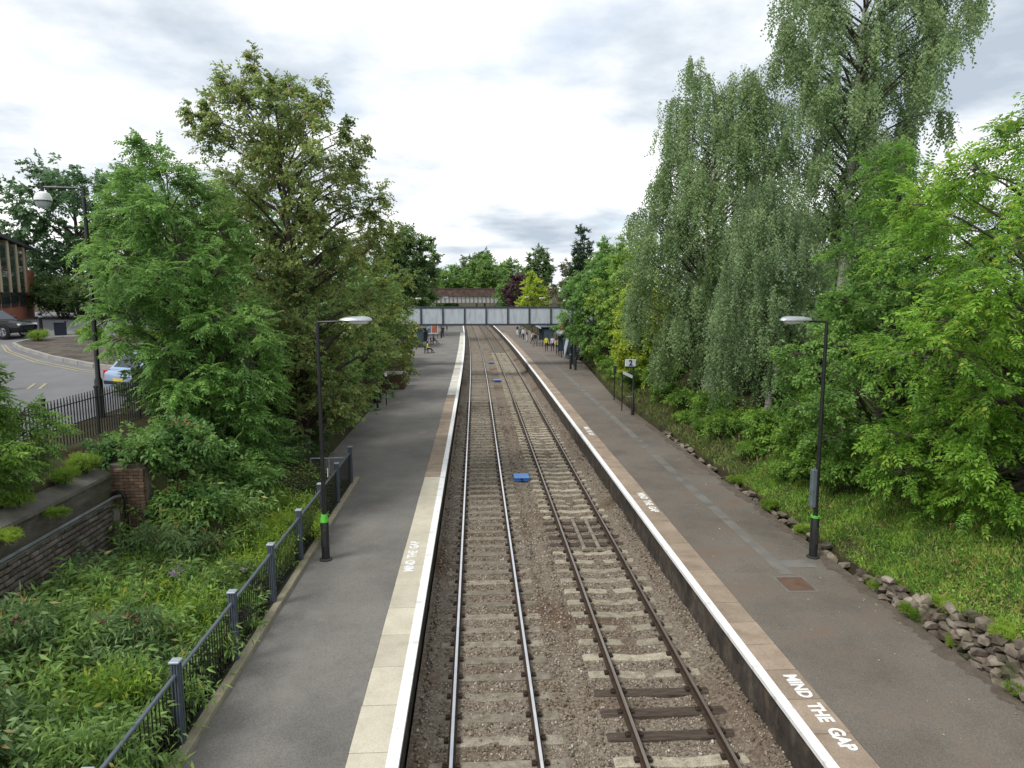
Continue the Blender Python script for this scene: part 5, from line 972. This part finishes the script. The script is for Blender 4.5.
M_purple = plain('flower_purple', (0.30, 0.17, 0.40), 0.8); M_brownfl = plain('flower_dead', (0.14, 0.085, 0.05), 0.9)
LB1 = 'grey-green buddleia bush in the overgrown strip between brick wall and platform fence'; GB = 'buddleia bushes in the overgrown strip'
LB2 = 'buddleia bush with pale purple flower spikes below the brick wall'; GB2 = 'flowering buddleia bushes'
budA = shrub('buddleia_bush', LB1, 'bush', GB, 81, rlobes(1, 12, 0.95, 1.4, 0.5), 15, 6, T_LAN, L_BUD, 1.0)
budB = shrub('buddleia_bush', LB2, 'bush', GB2, 82, rlobes(2, 12, 0.95, 1.3, 0.5), 15, 6, T_LAN, L_BUD, 1.0, (M_purple, 6))
gold = shrub('goldenrod_clump', 'yellow-green goldenrod clump by the far fence posts', 'bush', 'goldenrod clumps', 83, rlobes(3, 11, 0.8, 1.0, 0.42), 15, 7, T_GOLD, L_GOLD, 1.1)
budC = shrub('buddleia_bush', 'tall arching buddleia bush with brown seed spikes rising above the others in the strip', 'bush', 'tall buddleia bushes in the strip', 87, rlobes(7, 10, 1.25, 2.05, 0.36), 14, 6, T_LAN, G('leaf_buddleia_dull', (0.05, 0.10, 0.032), (0.12, 0.19, 0.07), (0.17, 0.13, 0.05), trans=0.28, c3amt=0.04), 1.05, (M_brownfl, 10))
leafy = shrub('leafy_shrub', 'bright green leafy shrub on the right bank above the stone wall', 'bush', 'leafy shrubs on the right bank', 84, rlobes(4, 12, 1.1, 1.3, 0.55), 14, 6, T_OVA, G('leaf_laurel', (0.060, 0.132, 0.019), (0.144, 0.252, 0.036), trans=0.3), 1.3)
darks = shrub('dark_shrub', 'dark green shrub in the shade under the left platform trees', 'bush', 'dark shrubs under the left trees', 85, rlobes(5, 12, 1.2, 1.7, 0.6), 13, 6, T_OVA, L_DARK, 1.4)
wildr = shrub('wild_rose', 'dark leafy bush with russet seed heads spilling over the end of the brick pier', 'bush', None, 86, rlobes(6, 14, 1.2, 0.9, 0.5), 15, 6, T_OVA, G('leaf_green_dark', (0.042, 0.105, 0.025), (0.105, 0.189, 0.042), trans=0.28), 1.3, (plain('seed_russet', (0.27, 0.12, 0.06), 0.9), 14))
wild = [(-7.5, 9.3, 1.15), (-6.1, 8.6, 1.0), (-5.4, 10.1, .85), (-6.7, 10.4, 1.05), (-7.6, 11.2, 1.1), (-5.5, 11.7, .85), (-6.6, 12.2, 1.0), (-7.5, 13.0, 1.0), (-5.5, 13.4, .8), (-6.5, 14.0, .95), (-7.4, 14.8, .85), (-5.6, 15.2, .75), (-6.6, 15.8, .85), (-6.4, 7.2, 1.0), (-5.2, 8.4, .85), (-7.6, 7.3, 1.1)]
rs_ = random.Random(4); fa_ = fb_ = True
ORD = ['', 'first', 'second', 'third', 'fourth', 'fifth', 'sixth', 'seventh', 'eighth']
def strip_label(x, y, kind):
    k = min(8, max(1, round((24.25 - y) / 2.4) + 1)); side = 'against the brick wall' if x < -7 else ('against the bar fence' if x > -5.8 else 'in mid-strip')
    return '%s %s by the %s post from the fence end' % (kind, side, ORD[k])
LMK = [((-3.9, 17.2), 'green-collared lamp post'), ((-6.7, 26.2), 'olive-brown tree'), ((-7.6, 34), 'bushy mid-green tree'), ((-5.75, 40.3), 'black litter bin'), ((-5.85, 50), 'brick planter'), ((-8, 64), 'left end of the footbridge'),
       ((8.7, 16.7), 'lamp post with the grey box'), ((13.4, 14.8), 'big yellow-green feathery tree'), ((12.6, 20.3), 'layered light green tree'), ((12.3, 28.2), 'mounded weeping birch'), ((12.3, 35.5), 'double-topped weeping birch'), ((8.8, 37.9), 'platform number sign'), ((8.85, 43.3), 'dark notice post'), ((11.8, 46), 'yellow-green arching tree'), ((12.6, 56), 'light green platform tree'), ((8.9, 60.8), 'slim lamp by the glass shelter'), ((9.75, 74.5), 'curved glass shelter'), ((9.6, 92), 'flat-roofed right shelter'), ((16.4, 30.5), 'tallest birch'), ((14.6, 23.2), 'fresh green tree'), ((17.4, 21), 'bright tree up the bank'), ((-8.7, 21.2), 'light green feathery tree')]
def near_label(x, y, kind):
    d = sorted(LMK, key=lambda q: math.hypot(q[0][0] - x, q[0][1] - y))[0]; rel_ = 'behind' if d[0][1] < y - 1.2 else ('in front of' if d[0][1] > y + 1.2 else 'beside')
    return '%s %s the %s' % (kind, rel_, d[1])
for i, (x, y, s_) in enumerate(wild):
    src = budB if i in (1, 3, 6, 9, 11) else budA; first = fb_ if src is budB else fa_
    if first:
        src.location = (x, y, 0.7); src.scale = (s_, s_, s_); cp = src
        if src is budB: fb_ = False
        else: fa_ = False
    else: cp = copy_tree(src, None, (x, y, 0.7), rs_.uniform(0, 6), (s_ * rs_.uniform(.9, 1.1), s_, s_ * rs_.uniform(.85, 1.15)))
    cp['label'] = strip_label(x, y, 'flowering buddleia' if src is budB else 'grey-green buddleia')
budC.location = (-7.3, 10.4, 0.7)
for x, y, s_, q in [(-6.9, 15.0, .9, 'beside the warm brick pier'), (-7.6, 13.4, .85, 'against the brick wall'), (-5.9, 11.2, .8, 'near the bar fence'), (-6.6, 8.3, 1.0, 'at the near end of the strip')]: copy_tree(budC, None, (x, y, 0.7), rs_.uniform(0, 6), s_, 'tall arching buddleia bush with brown seed spikes ' + q)
gold.location = (-5.5, 17.2, 0.8); gold['label'] = strip_label(-5.5, 17.2, 'yellow-green goldenrod clump')
for x, y, s_ in [(-6.4, 17.4, 1.05), (-5.3, 18.8, 1.0), (-6.3, 19.0, 1.1), (-7.0, 18.2, 0.9), (-5.4, 16.0, 0.85), (-6.2, 15.0, 0.95), (-5.9, 12.8, 1.15), (-7.3, 12.0, 1.2), (-6.0, 9.6, 1.15), (-6.9, 13.6, 1.15)]: copy_tree(gold, None, (x, y, 0.8), rs_.uniform(0, 6), s_, strip_label(x, y, 'yellow-green goldenrod clump'))
wildr.location = (-8.0, 17.2, 3.35)
copy_tree(wildr, None, (-7.3, 19.2, 2.1), 2.0, 1.2, 'dark leafy bush with russet seed heads beneath the light green feathery tree')
copy_tree(wildr, None, (-7.0, 17.0, 2.2), 4.0, 0.8, 'dark leafy bush hanging down the side of the warm brick pier')
b3 = copy_tree(budB, None, (-7.1, 16.9, 1.3), 1.0, 1.25, 'arching buddleia bush standing against the warm brick pier')
darks.location = (-7.2, 23.0, 1.5); darks['label'] = near_label(-7.2, 23, 'dark green shrub')
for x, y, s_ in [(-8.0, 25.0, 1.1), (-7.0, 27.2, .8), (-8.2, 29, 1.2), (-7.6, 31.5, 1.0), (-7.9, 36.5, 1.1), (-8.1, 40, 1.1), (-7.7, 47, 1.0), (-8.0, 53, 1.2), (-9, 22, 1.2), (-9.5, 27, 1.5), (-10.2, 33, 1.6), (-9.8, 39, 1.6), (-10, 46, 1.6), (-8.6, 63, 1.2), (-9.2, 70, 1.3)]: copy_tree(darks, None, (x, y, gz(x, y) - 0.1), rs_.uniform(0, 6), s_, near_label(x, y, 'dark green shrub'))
leafy.location = (11.3, 25.6, gz(11.3, 25.6) - 0.1); leafy['label'] = near_label(11.3, 25.6, 'bright green leafy shrub')
for x, y, s_ in [(10.9, 28.4, .8), (10.5, 25.0, .5), (10.4, 30.2, .5), (10.3, 33.0, .45), (10.6, 22.0, .5), (11.4, 22.6, .95), (12.4, 19.0, .9), (11.3, 19.6, .8), (11.0, 21.2, .75), (12.0, 17.4, .8), (12.9, 16.6, .8), (11.2, 31.5, .9), (10.8, 34.5, .75), (10.9, 38.6, .7), (11.5, 41.5, 1.0), (10.5, 44.5, .6), (10.7, 47.5, .7), (10.7, 51, .7), (11.0, 54.5, .8), (11.2, 58, .8), (11.4, 62.5, .8), (11.8, 66, .9), (11.9, 70, .9), (12.8, 24.0, 1.1), (13.2, 21.2, 1.1), (11.6, 49, 1.0)]: copy_tree(leafy, None, (x, y, gz(x, y) - 0.1), rs_.uniform(0, 6), s_, near_label(x, y, 'bright green leafy shrub'))
d2 = 'dark green shrub filling the shade under the right bank trees'
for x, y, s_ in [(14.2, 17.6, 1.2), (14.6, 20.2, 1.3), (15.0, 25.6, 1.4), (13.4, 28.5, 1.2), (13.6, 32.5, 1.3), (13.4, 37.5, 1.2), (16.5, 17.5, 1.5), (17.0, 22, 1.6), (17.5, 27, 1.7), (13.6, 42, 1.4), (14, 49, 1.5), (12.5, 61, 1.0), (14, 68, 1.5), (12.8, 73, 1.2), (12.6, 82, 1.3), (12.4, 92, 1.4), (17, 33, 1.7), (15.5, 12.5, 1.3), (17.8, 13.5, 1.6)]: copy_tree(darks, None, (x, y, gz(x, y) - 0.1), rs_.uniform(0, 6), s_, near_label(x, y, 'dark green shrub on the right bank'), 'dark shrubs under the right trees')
d3 = 'dark hedge bush at the back of the car park beyond the island'
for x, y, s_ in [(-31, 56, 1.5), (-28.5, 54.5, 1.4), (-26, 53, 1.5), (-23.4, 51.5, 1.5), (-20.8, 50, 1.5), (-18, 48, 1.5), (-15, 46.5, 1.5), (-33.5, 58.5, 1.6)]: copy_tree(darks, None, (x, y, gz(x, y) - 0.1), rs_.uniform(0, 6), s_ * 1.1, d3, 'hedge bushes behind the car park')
for i, (x, y, s_) in enumerate([(-23, 37.6, .5), (-20.6, 38.2, .6), (-18.2, 37.5, .7), (-15.6, 35.0, .75), (-13.6, 33.0, .9), (-12.3, 31, .9)]): copy_tree(gold, None, (x, y, road_z(y) + 0.12), i, s_, 'small yellow-green plant on the kerbed island in the road', 'plants on the road island')
for i, (x, y, s_) in enumerate([(-8.65, 14.6, .28), (-8.6, 13.0, .25), (-8.75, 15.5, .35), (-8.25, 12.2, .22), (-8.2, 13.5, .2)]): copy_tree(gold, None, (x, y, 3.75 if i != 3 and i != 4 else 3.35), i, s_, 'small weed tuft rooted in the coping of the brick wall', 'weeds on the brick wall')

# ---- grass on the right bank, leaf litter
M_grass = G('grass', (0.070, 0.147, 0.020), (0.161, 0.266, 0.035), (0.280, 0.238, 0.084), trans=0.3, clump=1.2, c3amt=0.08)
def grass(n, x0, x1, y0, y1, h, seed, drop=None):
    g = np.random.default_rng(seed); x = g.uniform(x0, x1, n); y = g.uniform(y0, y1, n)
    k = np.array([math.sin(a * 2.1 + b * 1.3) + math.sin(b * 2.7 - a) + g.uniform(-1.6, 1.6) > -1.5 for a, b in zip(x, y)]); x, y = x[k], y[k]; n = len(x)
    z = np.array([gz(a, b) for a, b in zip(x, y)]); a = g.uniform(0, 6.28, n); hh = h * g.uniform(0.5, 1.3, n); wd = g.uniform(0.008, 0.02, n); ln = g.uniform(0.2, 0.9, n) * hh
    p = np.stack([x, y, z - 0.02], -1); s = np.stack([np.cos(a), np.sin(a), 0 * a], -1) * wd[:, None]; b = g.uniform(0, 6.28, n); tip = p + np.stack([np.cos(b) * ln, np.sin(b) * ln, hh], -1); mid = p * 0.5 + tip * 0.5 + np.stack([0 * a, 0 * a, hh * 0.18], -1)
    V = np.stack([p - s, p + s, mid + s * 0.8, tip], 1).reshape(-1, 3); return V, np.arange(4 * n).reshape(-1, 4)
Va, Fa = grass(62000, 9.42, 13.2, 8.8, 24, 0.13, 5); Vb, Fb = grass(20000, 9.42, 12.2, 24, 62, 0.25, 6)
tag(link('bank_grass', np_mesh('bank_grass', Va, Fa, M_grass)), 'rough green grass on the bank above the stone wall', 'grass', kind='stuff')
tag(link('verge_grass', np_mesh('verge_grass', Vb, Fb, G('grass_dry', (0.06, 0.095, 0.022), (0.125, 0.165, 0.045), (0.17, 0.13, 0.07), trans=0.25, clump=1.2, c3amt=0.14))), 'duller half-dry grass on the verge by the platform signs', 'grass', kind='stuff')
for i, (x, y, s_) in enumerate([(9.2, 10.4, .22), (9.25, 12.1, .2), (9.15, 13.3, .25), (9.2, 14.6, .22), (9.25, 18.4, .25), (9.2, 20.6, .3), (9.25, 23.5, .28), (9.45, 11.2, .25), (9.4, 12.7, .25)]): copy_tree(gold, None, (x, y, PZ + 0.02 if i < 7 else wall_top(y) - 0.15), i, s_, 'small green weed growing out of the drystone wall', 'weeds in the drystone wall')
def creeping(n, x0, x1, y0, y1, seed, sz, lift):
    g = np.random.default_rng(seed); x = g.uniform(x0, x1, n); y = g.uniform(y0, y1, n); z = np.array([gz(a, b) for a, b in zip(x, y)]) + g.uniform(0.0, lift, n); pos = np.stack([x, y, z], -1); ax = g.normal(0, 1, (n, 3)); ax[:, 2] *= 0.3; up = np.tile([0, 0, 1.0], (n, 1)) + g.normal(0, 0.4, (n, 3))
    return place([np.array(leaf_t((0, 0, 0), (0, 1, 0), (0, 0, 1), 1, 0.8))], pos, ax, up, sz * g.uniform(0.6, 1.3, n), g)
Va, Fa = creeping(26000, 9.5, 14.5, 8.8, 30, 8, 0.06, 0.1)
tag(link('bank_groundcover', np_mesh('bank_groundcover', Va, Fa, G('leaf_ivy', (0.052, 0.130, 0.018), (0.143, 0.260, 0.036), (0.208, 0.143, 0.065), trans=0.25, c3amt=0.05))), 'low creeping leaves among the grass of the bank', 'ground cover', kind='stuff')
Va, Fa = creeping(12000, -8.2, -4.6, 7, 24, 9, 0.09, 0.35)
tag(link('strip_groundcover', np_mesh('strip_groundcover', Va, Fa, L_BUD)), 'low weeds covering the ground of the overgrown strip', 'ground cover', kind='stuff')
g = np.random.default_rng(12); n = 150; x = np.where(g.random(n) < 0.6, 9.05 - np.abs(g.normal(0, 0.9, n)), g.uniform(6, 9, n)); y = g.uniform(9, 40, n); pos = np.stack([x, y, np.full(n, PZ + 0.01)], -1); ax = g.normal(0, 1, (n, 3)); ax[:, 2] *= 0.1
Va, Fa = place([np.array(leaf_t((0, 0, 0), (0, 1, 0), (0, 0, 1), 1, 0.7))], pos, ax, np.tile([0, 0, 1.0], (n, 1)) + g.normal(0, .15, (n, 3)), g.uniform(0.03, 0.065, n), g)
tag(link('fallen_leaves', np_mesh('fallen_leaves', Va, Fa, G('leaf_fallen', (0.20, 0.15, 0.06), (0.42, 0.34, 0.14), trans=0.1))), 'scattered pale fallen leaves on the right platform', 'leaf litter', kind='stuff')
car((16.4, 33.5, gz(16.4, 33.5) + 0.05), R(170), paint('paint_white', (0.72, 0.73, 0.75)), 'white car glimpsed through gaps in the right-hand trees', 4.2, 1.75, 1.45)
